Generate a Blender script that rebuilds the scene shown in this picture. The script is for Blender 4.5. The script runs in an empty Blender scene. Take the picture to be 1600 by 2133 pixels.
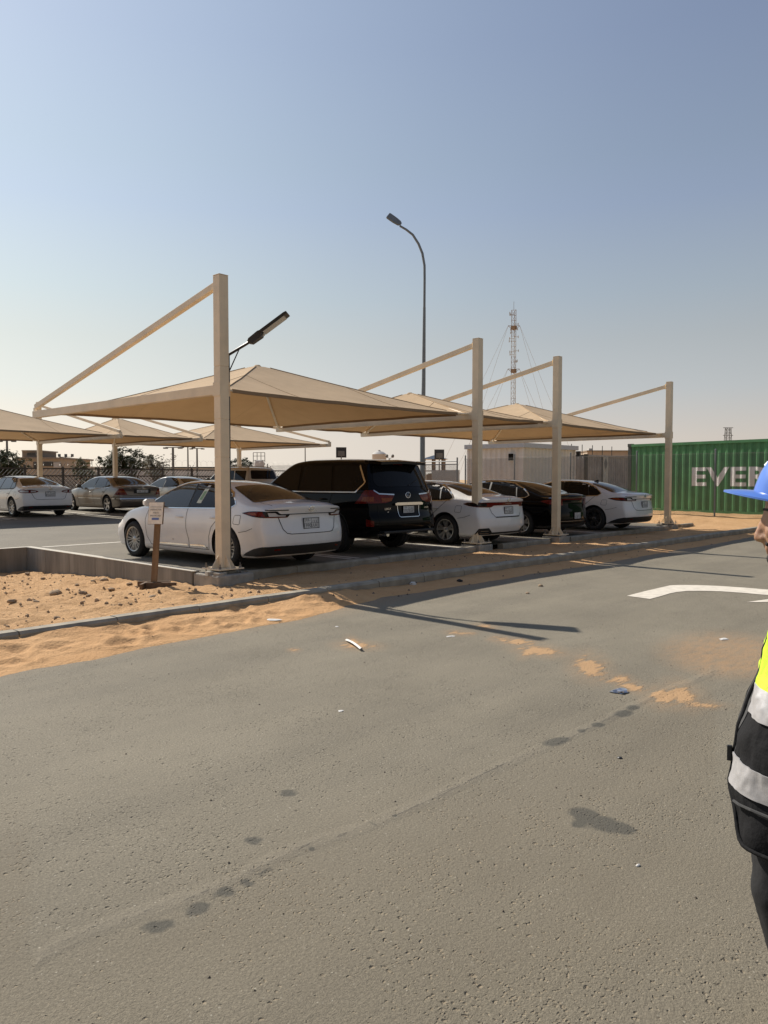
import bpy, bmesh, math, random
from mathutils import Vector, Matrix, noise
from mathutils.bvhtree import BVHTree
R = math.radians
random.seed(7)
SC = bpy.context.scene
COL = SC.collection

# ------------------------------------------------------------------ camera
# world: X runs along the row of shade posts, Y into the car park, the road lies at z = 0
CAM = Vector((-6.95, -9.88, 1.6)); HEAD = R(43.0); F = 1600.0; HORIZON = 998.0
cam = bpy.data.cameras.new('camera'); cam_o = bpy.data.objects.new('camera', cam); COL.objects.link(cam_o)
cam.sensor_fit = 'HORIZONTAL'; cam.sensor_width = 36.0; cam.lens = 36.0 * F / 1600.0
cam.clip_start = 0.05; cam.clip_end = 6000
cam_o.location = CAM
pitch = math.atan((1066.5 - HORIZON) / F)
cam_o.rotation_euler = (R(90) - pitch, 0, HEAD - R(90))
SC.camera = cam_o
FWD = Vector((math.cos(HEAD), math.sin(HEAD), 0)); RGT = Vector((math.sin(HEAD), -math.cos(HEAD), 0))
CP, SP = math.cos(pitch), math.sin(pitch)
def _slope(y): t = (1066.5 - y) / F; return (t * CP - SP) / (CP + t * SP), 1.0 / (CP + t * SP)
def pxd(x, y, d):                # photo pixel -> point at forward distance d
    sl_, k = _slope(y); return CAM + FWD * d + RGT * ((x - 800) / F * d * k) + Vector((0, 0, sl_ * d))
def pxz(x, y, z=0.0):            # photo pixel -> point at height z
    return pxd(x, y, (z - CAM.z) / _slope(y)[0])
def topx(p):                     # point -> photo pixel
    q = Vector((p[0] - CAM.x, p[1] - CAM.y, 0)); d = max(q.dot(FWD), .05); h = p[2] - CAM.z
    dep = d * CP - h * SP; up = d * SP + h * CP; dep = max(dep, .05)
    return 800 + q.dot(RGT) / dep * F, 1066.5 - up / dep * F, d

# ------------------------------------------------------------------ sky, sun, exposure
SUN_EL = R(39.0); SUN_AZ = R(3.0)       # azimuth from +Y towards +X
W = bpy.data.worlds.new('World'); SC.world = W; W.use_nodes = True
nt = W.node_tree; nt.nodes.clear()
sky = nt.nodes.new('ShaderNodeTexSky'); sky.sky_type = 'NISHITA'; sky.sun_disc = False
sky.sun_elevation = SUN_EL; sky.sun_rotation = SUN_AZ
sky.altitude = 0; sky.air_density = 1.0; sky.dust_density = 1.2; sky.ozone_density = 1.0
bg = nt.nodes.new('ShaderNodeBackground'); bg.inputs['Strength'].default_value = 0.06
wo = nt.nodes.new('ShaderNodeOutputWorld')
# even dust haze around the whole horizon, thinning with height
geo = nt.nodes.new('ShaderNodeTexCoord'); sep = nt.nodes.new('ShaderNodeSeparateXYZ'); nt.links.new(geo.outputs['Generated'], sep.inputs[0])
hz = nt.nodes.new('ShaderNodeValToRGB')
for e, (p_, c_) in zip([hz.color_ramp.elements[0], hz.color_ramp.elements[1]], ((0.0, .94), (.7, .88))):
    e.position = p_; e.color = (c_, c_, c_, 1)
nt.links.new(sep.outputs['Z'], hz.inputs['Fac'])
hc = nt.nodes.new('ShaderNodeValToRGB')
HZC = ((0.0, (.77, .70, .62)), (.05, (.73, .665, .60)), (.11, (.575, .60, .61)), (.17, (.485, .525, .55)), (.225, (.41, .48, .55)), (.32, (.315, .39, .53)), (.37, (.285, .36, .49)), (.48, (.235, .30, .445)), (.7, (.18, .24, .38)), (1.0, (.15, .20, .34)))
while len(hc.color_ramp.elements) < len(HZC): hc.color_ramp.elements.new(.5)
for e, (p_, c_) in zip(hc.color_ramp.elements, HZC): e.position = p_
for e, (p_, c_) in zip(hc.color_ramp.elements, HZC): e.color = (*c_, 1)
nt.links.new(sep.outputs['Z'], hc.inputs['Fac'])
sc10 = nt.nodes.new('ShaderNodeVectorMath'); sc10.operation = 'SCALE'; sc10.inputs['Scale'].default_value = 14.0; nt.links.new(hc.outputs['Color'], sc10.inputs[0])
mxs = nt.nodes.new('ShaderNodeMix'); mxs.data_type = 'RGBA'; nt.links.new(hz.outputs['Color'], mxs.inputs[0]); nt.links.new(sky.outputs[0], mxs.inputs[6]); nt.links.new(sc10.outputs[0], mxs.inputs[7])
# dust scatters forwards: brighter towards the sun, dimmer away from it
sdn = nt.nodes.new('ShaderNodeVectorMath'); sdn.operation = 'DOT_PRODUCT'; sdn.inputs[1].default_value = (math.sin(SUN_AZ) * math.cos(SUN_EL), math.cos(SUN_AZ) * math.cos(SUN_EL), math.sin(SUN_EL))
nt.links.new(geo.outputs['Generated'], sdn.inputs[0])
fwd_ = nt.nodes.new('ShaderNodeFloatCurve'); mr_ = nt.nodes.new('ShaderNodeMapRange'); mr_.inputs[1].default_value = -1; mr_.inputs[2].default_value = 1
nt.links.new(sdn.outputs['Value'], mr_.inputs[0]); nt.links.new(mr_.outputs[0], fwd_.inputs['Value'])
cv = fwd_.mapping.curves[0]
GS = ((-1, .74), (0.0, .74), (.37, .90), (.56, 1.0), (.69, 1.18), (.76, 1.32), (.89, 1.72), (1.0, 2.2))
while len(cv.points) < len(GS): cv.points.new(.5, .5)
for pt, (a_, g_) in zip(cv.points, GS): pt.location = ((a_ + 1) / 2, g_ / 2.5)
fwd_.mapping.update()
g25 = nt.nodes.new('ShaderNodeMath'); g25.operation = 'MULTIPLY'; g25.inputs[1].default_value = 2.5; nt.links.new(fwd_.outputs[0], g25.inputs[0])
sca = nt.nodes.new('ShaderNodeVectorMath'); sca.operation = 'SCALE'; nt.links.new(mxs.outputs[2], sca.inputs[0]); nt.links.new(g25.outputs[0], sca.inputs['Scale'])
wsm = nt.nodes.new('ShaderNodeMapRange'); wsm.interpolation_type = 'SMOOTHSTEP'; wsm.inputs[1].default_value = .5; wsm.inputs[2].default_value = 1.0; nt.links.new(sdn.outputs['Value'], wsm.inputs[0])
wmx = nt.nodes.new('ShaderNodeMix'); wmx.data_type = 'RGBA'; wmx.blend_type = 'MULTIPLY'; wmx.inputs[7].default_value = (1.02, .99, .88, 1)
nt.links.new(wsm.outputs[0], wmx.inputs[0]); nt.links.new(sca.outputs[0], wmx.inputs[6]); nt.links.new(wmx.outputs[2], bg.inputs[0]); nt.links.new(bg.outputs[0], wo.inputs[0])
sl = bpy.data.lights.new('sun', 'SUN'); sl.energy = 5.0; sl.angle = R(0.5); sl.color = (1.0, 0.93, 0.83)
sun = bpy.data.objects.new('sun', sl); COL.objects.link(sun)
sd = Vector((math.sin(SUN_AZ) * math.cos(SUN_EL), math.cos(SUN_AZ) * math.cos(SUN_EL), math.sin(SUN_EL)))
sun.rotation_euler = sd.to_track_quat('Z', 'Y').to_euler(); sun.location = (0, 0, 40)
vs = SC.view_settings; vs.view_transform = 'Standard'; vs.look = 'None'; vs.exposure = 0.25; vs.gamma = 1.0
vs.use_curve_mapping = False

# ------------------------------------------------------------------ materials
MATS = {}
def mat(name, col=(.5, .5, .5), rough=.6, metal=0.0, coat=0.0, var=0.12, scale=6.0, bump=0.0, bscale=60.0, spec=.5, col2=None, transl=0.0, thr=None, streak=False, tcol=None):
    if name in MATS: return MATS[name]
    m = bpy.data.materials.new(name); m.use_nodes = True
    t = m.node_tree; n = t.nodes; l = t.links
    b = n['Principled BSDF']
    b.inputs['Roughness'].default_value = rough; b.inputs['Metallic'].default_value = metal
    b.inputs['Coat Weight'].default_value = coat; b.inputs['Coat Roughness'].default_value = .04
    b.inputs['Specular IOR Level'].default_value = spec
    tc = n.new('ShaderNodeTexCoord')
    src = tc.outputs['Object']
    if streak:
        mp = n.new('ShaderNodeMapping'); mp.inputs['Scale'].default_value = (1, 1, .12)
        l.new(src, mp.inputs[0]); src = mp.outputs[0]
    nz = n.new('ShaderNodeTexNoise'); nz.inputs['Scale'].default_value = scale; nz.inputs['Detail'].default_value = 6
    nz.inputs['Roughness'].default_value = .62
    l.new(src, nz.inputs['Vector'])
    rp = n.new('ShaderNodeValToRGB')
    if col2 is None:
        c1 = tuple(max(0, c * (1 - var)) for c in col); c2 = tuple(min(1, c * (1 + var)) for c in col)
    else:
        c1, c2 = col, col2
    lo, hi = thr if thr else (.33, .67)
    rp.color_ramp.elements[0].position = lo; rp.color_ramp.elements[1].position = hi
    rp.color_ramp.elements[0].color = (*c1, 1); rp.color_ramp.elements[1].color = (*c2, 1)
    l.new(nz.outputs['Fac'], rp.inputs['Fac']); l.new(rp.outputs['Color'], b.inputs['Base Color'])
    if bump > 0:
        n2 = n.new('ShaderNodeTexNoise'); n2.inputs['Scale'].default_value = bscale; n2.inputs['Detail'].default_value = 4
        l.new(tc.outputs['Object'], n2.inputs['Vector'])
        bp = n.new('ShaderNodeBump'); bp.inputs['Strength'].default_value = bump; bp.inputs['Distance'].default_value = .01
        l.new(n2.outputs['Fac'], bp.inputs['Height']); l.new(bp.outputs['Normal'], b.inputs['Normal'])
    if transl > 0:
        tr = n.new('ShaderNodeBsdfTranslucent'); mx = n.new('ShaderNodeMixShader')
        mx.inputs[0].default_value = transl
        tr.inputs['Color'].default_value = (*tcol, 1) if tcol else (1, 1, 1, 1)
        if not tcol: l.new(rp.outputs['Color'], tr.inputs['Color'])
        l.new(b.outputs[0], mx.inputs[1]); l.new(tr.outputs[0], mx.inputs[2])
        l.new(mx.outputs[0], n['Material Output'].inputs['Surface'])
    MATS[name] = m
    return m

# ------------------------------------------------------------------ mesh helpers
class MB:
    def __init__(s): s.v = []; s.f = []; s.m = []
    def add(s, vs, fs, mi=0):
        k = len(s.v); s.v += [tuple(v) for v in vs]; s.f += [tuple(k + i for i in f) for f in fs]; s.m += [mi] * len(fs); return s
    def box(s, c, d, rz=0.0, mi=0, rot=None):
        M = rot if rot is not None else Matrix.Rotation(rz, 3, 'Z')
        c = Vector(c); h = [x / 2 for x in d]
        vs = [c + M @ Vector((sx * h[0], sy * h[1], sz * h[2])) for sz in (-1, 1) for sy in (-1, 1) for sx in (-1, 1)]
        return s.add(vs, [(0, 2, 3, 1), (4, 5, 7, 6), (0, 1, 5, 4), (2, 6, 7, 3), (0, 4, 6, 2), (1, 3, 7, 5)], mi)
    def bar(s, p0, p1, w, h, mi=0, up=(0, 0, 1)):
        p0 = Vector(p0); p1 = Vector(p1); z = p1 - p0; L = z.length
        if L < 1e-6: return s
        z.normalize(); x = z.cross(Vector(up))
        if x.length < 1e-4: x = z.cross(Vector((1, 0, 0)))
        x.normalize(); y = x.cross(z)
        M = Matrix((x, y, z)).transposed()
        return s.box((p0 + p1) / 2, (w, h, L), mi=mi, rot=M)
    def tube(s, pts, r, n=8, mi=0, cap=True, closed=False):
        pts = [Vector(p) for p in pts]; N = len(pts)
        rs = r if isinstance(r, (list, tuple)) else [r] * N
        ref = None; rings = []
        for i, p in enumerate(pts):
            a = pts[(i - 1) % N] if (i > 0 or closed) else p; b = pts[(i + 1) % N] if (i < N - 1 or closed) else p
            t = (b - a)
            if t.length < 1e-9: t = Vector((0, 0, 1))
            t.normalize()
            if ref is None:
                ref = t.orthogonal().normalized()
            ref = (ref - t * ref.dot(t))
            if ref.length < 1e-5: ref = t.orthogonal()
            ref.normalize(); q = t.cross(ref)
            rings.append([p + (ref * math.cos(2 * math.pi * k / n) + q * math.sin(2 * math.pi * k / n)) * rs[i] for k in range(n)])
        vs = [v for rg in rings for v in rg]; fs = []
        for i in range(N if closed else N - 1):
            j = (i + 1) % N
            for k in range(n):
                fs.append((i * n + k, i * n + (k + 1) % n, j * n + (k + 1) % n, j * n + k))
        if cap and not closed:
            fs.append(tuple(range(n - 1, -1, -1))); fs.append(tuple((N - 1) * n + k for k in range(n)))
        return s.add(vs, fs, mi)
    def lathe(s, prof, n=24, c=(0, 0, 0), axis='Z', mi=0, closed=False):
        vs = []; N = len(prof); c = Vector(c)
        for (r, h) in prof:
            for k in range(n):
                a = 2 * math.pi * k / n; x, y = r * math.cos(a), r * math.sin(a)
                v = Vector((x, y, h)) if axis == 'Z' else (Vector((h, x, y)) if axis == 'X' else Vector((y, h, x)))
                vs.append(c + v)
        fs = []
        for i in range(N if closed else N - 1):
            j = (i + 1) % N
            for k in range(n):
                fs.append((i * n + k, i * n + (k + 1) % n, j * n + (k + 1) % n, j * n + k))
        return s.add(vs, fs, mi)
    def prism(s, poly, z0, z1, mi=0, fn=None):          # poly: (a,b) list, extruded; fn maps (a,b,h)->xyz
        fn = fn or (lambda a, b, h: (a, b, h)); n = len(poly)
        vs = [fn(a, b, z0) for a, b in poly] + [fn(a, b, z1) for a, b in poly]
        fs = [tuple(range(n - 1, -1, -1)), tuple(range(n, 2 * n))] + [(i, (i + 1) % n, n + (i + 1) % n, n + i) for i in range(n)]
        return s.add(vs, fs, mi)
    def mesh(s, name, mats):
        me = bpy.data.meshes.new(name); me.from_pydata(s.v, [], s.f)
        mats = mats if isinstance(mats, (list, tuple)) else [mats]
        for m in mats: me.materials.append(m)
        if len(mats) > 1: me.polygons.foreach_set('material_index', s.m)
        return me
    def build(s, name, mats, parent=None, smooth=None, fix=True, bevel=0.0, loc=None, rz=0.0):
        me = s.mesh(name, mats)
        if fix:
            bm = bmesh.new(); bm.from_mesh(me); bmesh.ops.recalc_face_normals(bm, faces=bm.faces[:])
            if bevel > 0:
                bmesh.ops.bevel(bm, geom=[e for e in bm.edges if e.is_manifold and e.calc_face_angle(0) > .6], offset=bevel, segments=2, affect='EDGES', profile=.6)
            bm.to_mesh(me); bm.free()
        if smooth is not None:
            me.polygons.foreach_set('use_smooth', [True] * len(me.polygons)); me.set_sharp_from_angle(angle=R(smooth))
        return link(name, me, parent, loc, rz)
def link(name, me, parent=None, loc=None, rz=0.0):
    o = bpy.data.objects.new(name, me); COL.objects.link(o)
    if parent is not None: o.parent = parent
    if loc is not None: o.location = loc
    if rz: o.rotation_euler = (0, 0, rz)
    return o
def tag(o, label=None, cat=None, group=None, kind=None):
    if label: o['label'] = label
    if cat: o['category'] = cat
    if group: o['group'] = group
    if kind: o['kind'] = kind
    return o
def thing(name, label, cat, loc=(0, 0, 0), rz=0.0, group=None):
    o = bpy.data.objects.new(name, None); COL.objects.link(o); o.empty_display_size = .2
    o.location = loc; o.rotation_euler = (0, 0, rz)
    return tag(o, label, cat, group)
def kids(o): return [c for c in bpy.data.objects if c.parent == o]
def dup(o, parent=None, tree=None):
    tree = tree if tree is not None else {}
    c = o.copy(); COL.objects.link(c); c.parent = parent
    for ch in list(o.children): dup(ch, c)
    return c
def lerp(a, b, t): return a + (b - a) * t
def interp(tab, x):
    if x <= tab[0][0]: return tab[0][1]
    for (a, va), (b, vb) in zip(tab, tab[1:]):
        if x <= b: return va + (vb - va) * (x - a) / (b - a)
    return tab[-1][1]
def sinterp(tab, x):             # monotone-ish smooth (catmull) interpolation
    n = len(tab)
    if x <= tab[0][0]: return tab[0][1]
    if x >= tab[-1][0]: return tab[-1][1]
    for i in range(n - 1):
        if x <= tab[i + 1][0]:
            x0, y0 = tab[i]; x1, y1 = tab[i + 1]; h = x1 - x0
            def sl(k):
                if k <= 0: return (tab[1][1] - tab[0][1]) / (tab[1][0] - tab[0][0])
                if k >= n - 1: return (tab[-1][1] - tab[-2][1]) / (tab[-1][0] - tab[-2][0])
                return (tab[k + 1][1] - tab[k - 1][1]) / (tab[k + 1][0] - tab[k - 1][0])
            d0 = sl(i); d1 = sl(i + 1); sec = (y1 - y0) / h
            if sec == 0: d0 = d1 = 0
            else:
                if d0 / sec < 0: d0 = 0
                if d1 / sec < 0: d1 = 0
                d0 = math.copysign(min(abs(d0), 3 * abs(sec)), sec) if d0 else 0; d1 = math.copysign(min(abs(d1), 3 * abs(sec)), sec) if d1 else 0
            t = (x - x0) / h; t2 = t * t; t3 = t2 * t
            return (2 * t3 - 3 * t2 + 1) * y0 + (t3 - 2 * t2 + t) * h * d0 + (-2 * t3 + 3 * t2) * y1 + (t3 - t2) * h * d1
    return tab[-1][1]
def smooth01(t): t = max(0., min(1., t)); return t * t * (3 - 2 * t)
def fbm(x, y, z=0.0, o=4): return noise.fractal(Vector((x, y, z)), 1.0, 2.0, o)
def text_mesh(txt, size, extrude=0.0, align='CENTER', space=1.0, bold=0.0):
    c = bpy.data.curves.new('text', 'FONT'); c.body = txt; c.size = size; c.extrude = extrude
    c.align_x = align; c.align_y = 'CENTER'; c.space_character = space; c.resolution_u = 3; c.offset = bold
    o = bpy.data.objects.new('text', c); COL.objects.link(o)
    dg = bpy.context.evaluated_depsgraph_get(); me = bpy.data.meshes.new_from_object(o.evaluated_get(dg))
    bpy.data.objects.remove(o); bpy.data.curves.remove(c)
    return me
def text(name, txt, size, material, parent, M, bold=0.0, align='CENTER', space=1.0, sx=1.0):
    me = text_mesh(txt, size, 0.0, align, space)
    me.name = name
    me.transform(Matrix.Diagonal((sx, 1, 1, 1)))
    me.transform(M); me.materials.clear(); me.materials.append(material)
    return link(name, me, parent)
# ================================================================== SETTING
PZ = 0.14                                   # car park level at the front kerb
def pz(v): return PZ + max(0.0, v - 2.0) * 0.0085
KV = -2.38                                  # outer kerb line (road side)
def struct(o): o['kind'] = 'structure'; return o
def grid_mesh(name, xs, ys, fz, material, attrs=None, parent=None, smooth=True):
    nx, ny = len(xs), len(ys)
    vs = [(x, y, fz(x, y)) for y in ys for x in xs]
    fs = [(j * nx + i, j * nx + i + 1, (j + 1) * nx + i + 1, (j + 1) * nx + i) for j in range(ny - 1) for i in range(nx - 1)]
    me = bpy.data.meshes.new(name); me.from_pydata(vs, [], fs); me.materials.append(material)
    if smooth: me.polygons.foreach_set('use_smooth', [True] * len(fs))
    for k, fn in (attrs or {}).items():
        a = me.attributes.new(k, 'FLOAT', 'POINT'); a.data.foreach_set('value', [fn(*v) for v in vs])
    return link(name, me, parent)
def span(a, b, s):
    n = max(1, int(round((b - a) / s))); return [a + (b - a) * i / n for i in range(n + 1)]

# ---- sand
def sand_material(name, c1, c2, c3, bs=.9):
    m = bpy.data.materials.new(name); m.use_nodes = True; n = m.node_tree.nodes; l = m.node_tree.links
    b = n['Principled BSDF']; b.inputs['Roughness'].default_value = .95; b.inputs['Specular IOR Level'].default_value = .15
    tc = n.new('ShaderNodeTexCoord')
    def nz(scale, det=5, rough=.6):
        x = n.new('ShaderNodeTexNoise'); x.inputs['Scale'].default_value = scale; x.inputs['Detail'].default_value = det
        x.inputs['Roughness'].default_value = rough; l.new(tc.outputs['Object'], x.inputs['Vector']); return x
    a = nz(1.3, 8, .7); r = n.new('ShaderNodeValToRGB'); r.color_ramp.elements[0].position = .32; r.color_ramp.elements[1].position = .66
    r.color_ramp.elements[0].color = (*c1, 1); r.color_ramp.elements[1].color = (*c2, 1); l.new(a.outputs['Fac'], r.inputs['Fac'])
    a2 = nz(38, 4, .7); r2 = n.new('ShaderNodeValToRGB'); r2.color_ramp.elements[0].position = .3; r2.color_ramp.elements[1].position = .47
    r2.color_ramp.elements[0].color = (*c3, 1); r2.color_ramp.elements[1].color = (1, 1, 1, 1); l.new(a2.outputs['Fac'], r2.inputs['Fac'])
    mx = n.new('ShaderNodeMix'); mx.data_type = 'RGBA'; mx.blend_type = 'MULTIPLY'; mx.inputs[0].default_value = .75
    l.new(r.outputs['Color'], mx.inputs[6]); l.new(r2.outputs['Color'], mx.inputs[7]); l.new(mx.outputs[2], b.inputs['Base Color'])
    h1 = nz(26, 6, .65); h2 = nz(140, 3); ad = n.new('ShaderNodeMath'); ad.operation = 'MULTIPLY_ADD'
    ad.inputs[1].default_value = .25; l.new(h2.outputs['Fac'], ad.inputs[0]); l.new(h1.outputs['Fac'], ad.inputs[2])
    bp = n.new('ShaderNodeBump'); bp.inputs['Strength'].default_value = bs; bp.inputs['Distance'].default_value = .03
    l.new(ad.outputs[0], bp.inputs['Height']); l.new(bp.outputs['Normal'], b.inputs['Normal'])
    return m
M_SAND = sand_material('sand', (.53, .315, .15), (.64, .405, .212), (.50, .46, .42), 1.2)
M_SAND2 = sand_material('fine_sand', (.52, .30, .14), (.60, .365, .182), (.80, .76, .70), .7)
M_GROUND = sand_material('pale_sand', (.44, .29, .16), (.58, .40, .23), (.7, .65, .6), .5)

def far_ground(x, y): return -.45
struct(grid_mesh('ground', [-1500, -300, -60, 60, 300, 1500], [-1500, -300, -60, 60, 300, 1500], far_ground, M_GROUND, smooth=False))
# sand between the kerbs and in the plot left of the retaining wall
def isl(x, y):
    z = .105 - .048 * (y - KV) + .04 * fbm(x * .7, y * .7, 3) + .045 * fbm(x * 3.1, y * 3.1, 1, 6)
    z += .016 * noise.ridged_multi_fractal(Vector((x * 6, y * 6, 0)), 1, 2, 3, 1, 2) - .02
    e = smooth01((y - (KV + .18)) / .5); z = lerp(.115 + .006 * fbm(x * 8, y * 8), z, e)
    return z
def strip(x, y):
    t = (y - (KV + .18)) / 2.1; z = .115 - .075 * t + .03 * fbm(x * 1.1, y * 1.1, 9) * smooth01(t * 4) + .014 * fbm(x * 6, y * 6, 2)
    return lerp(isl(x, y), z, smooth01((x + .30) / 1.0))
struct(grid_mesh('sand_plot', [-60, -40, -25] + span(-16, -.33, .045), span(KV + .17, 6.42, .045), isl, M_SAND))
struct(grid_mesh('sand_strip', span(-.34, 17.8, .06), span(KV + .17, -.03, .05), strip, M_SAND))
# rising sand on the far right, under containers and fence
def right_z(x, y):
    z = .06 + .32 * smooth01((x - 18.0) / 3.0) + .05 * fbm(x * .5, y * .5, 4) * smooth01((x - 17.8) / 1.) + .02 * fbm(x * 3, y * 3, 2)
    return z
struct(grid_mesh('sand_bank', span(17.8, 30, .12) + [34, 40, 60, 120], [KV + .17, -2, -1.5, -1] + span(-.5, 9.0, .12) + [10, 14, 20, 40, 80, 150], right_z, M_SAND))
struct(grid_mesh('sand_field', [-120, -60, -20, 0, 17.8], [27.5, 30, 34, 60, 110, 160], lambda x, y: .30, M_GROUND, smooth=False))

# ---- road with sand, oil and dust fields (shapes of the stains only)
def ell(px, py, cx, cy, rx, ry, rot=0):
    dx, dy = px - cx, py - cy; c, s = math.cos(R(rot)), math.sin(R(rot))
    a = (dx * c + dy * s) / rx; b = (-dx * s + dy * c) / ry
    return 1.0 - math.sqrt(a * a + b * b)
OIL = [(1215, 1695, 36, 15, 8), (1258, 1716, 46, 19, 10), (1297, 1726, 34, 14, 10), (1207, 1717, 22, 11, 0), (527, 1751, 25, 11, 0), (600, 1652, 24, 9, 0), (1158, 1545, 36, 10, -10), (1246, 1510, 19, 6, 0), (1212, 1522, 13, 5, 0),
       (1300, 1486, 24, 9, -5), (1318, 1474, 18, 6, 0), (412, 1893, 34, 16, -14), (470, 1858, 30, 13, -5), (330, 1930, 46, 16, -8), (518, 1838, 24, 10, 0), (558, 1815, 20, 9, 0), (652, 1769, 12, 6, 0), (730, 1738, 10, 5, 0), (775, 1716, 14, 6, 0), (820, 1700, 10, 5, 0), (1010, 1608, 14, 4, 0)]
SANDP = [(1228, 1390, 31, 20, 15), (1292, 1413, 22, 6, 5), (1318, 1432, 26, 8, 12), (1385, 1452, 34, 16, 5), (1420, 1448, 32, 19, 20), (1462, 1468, 34, 6, 2), (1285, 1418, 30, 4, 2), (1125, 1356, 42, 9, 6), (1080, 1337, 34, 6, 4), (1040, 1331, 16, 5, 0),
         (1098, 1360, 14, 7, -30), (745, 1345, 34, 7, 2), (738, 1338, 14, 7, 30), (612, 1354, 10, 3, 0), (1010, 1305, 20, 5, 4), (960, 1318, 22, 4, 2)]
SEAM = [(60, 2010), (130, 1965), (300, 1900), (450, 1850), (600, 1775), (760, 1722), (900, 1662), (1040, 1598), (1160, 1545), (1280, 1490), (1350, 1455), (1490, 1400)]
def seam_y(px): return sinterp(SEAM, px)
def f_oil(x, y, z):
    px, py, d = topx((x, y, z)); b = -1.
    if d > .3:
        for e in OIL:
            if abs(px - e[0]) < 160 and abs(py - e[1]) < 90: b = max(b, ell(px, py, e[0], e[1], e[2] * 1.05, e[3] * 1.05, -e[4] * -1))
    return b
def f_sand(x, y, z):
    px, py, d = topx((x, y, z)); b = -1.
    if d > .3:
        for e in SANDP:
            if abs(px - e[0]) < 160 and abs(py - e[1]) < 60: b = max(b, ell(px, py, *e) * min(1, e[3] / 8))
    return b
def f_powder(x, y, z):
    px, py, d = topx((x, y, z))
    if d < .3: return 0.
    b = smooth01(ell(px, py, 1520, 1365, 190, 62, 4) * 1.5) * .95
    for e in SANDP:
        if abs(px - e[0]) < 200 and abs(py - e[1]) < 90: b = max(b, .45 * smooth01(ell(px, py, e[0], e[1], e[2] * 2.4, e[3] * 2.6, e[4]) * 1.4))
    b = max(b, .55 * smooth01((KV - .35 - y) / -.9 + 1.0) if y > KV - 1.9 and x < 14 else 0)
    return b
def f_dust(x, y, z):
    px, py, d = topx((x, y, z))
    if d < .3 or py > 2600: return .5
    s = (py - seam_y(px)) if 60 < px < 1490 else (py - 1700)
    return smooth01(.5 + s / 120.0 * .5) * .75 + .25 * smooth01(ell(px, py, 900, 1850, 800, 300) * 2)
def f_seam(x, y, z):
    px, py, d = topx((x, y, z))
    if d < .3 or not (60 < px < 1490): return -1.
    return 1 - abs(py - seam_y(px)) / (9.0 + 12.0 * (py - 1400) / 500)
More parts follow.
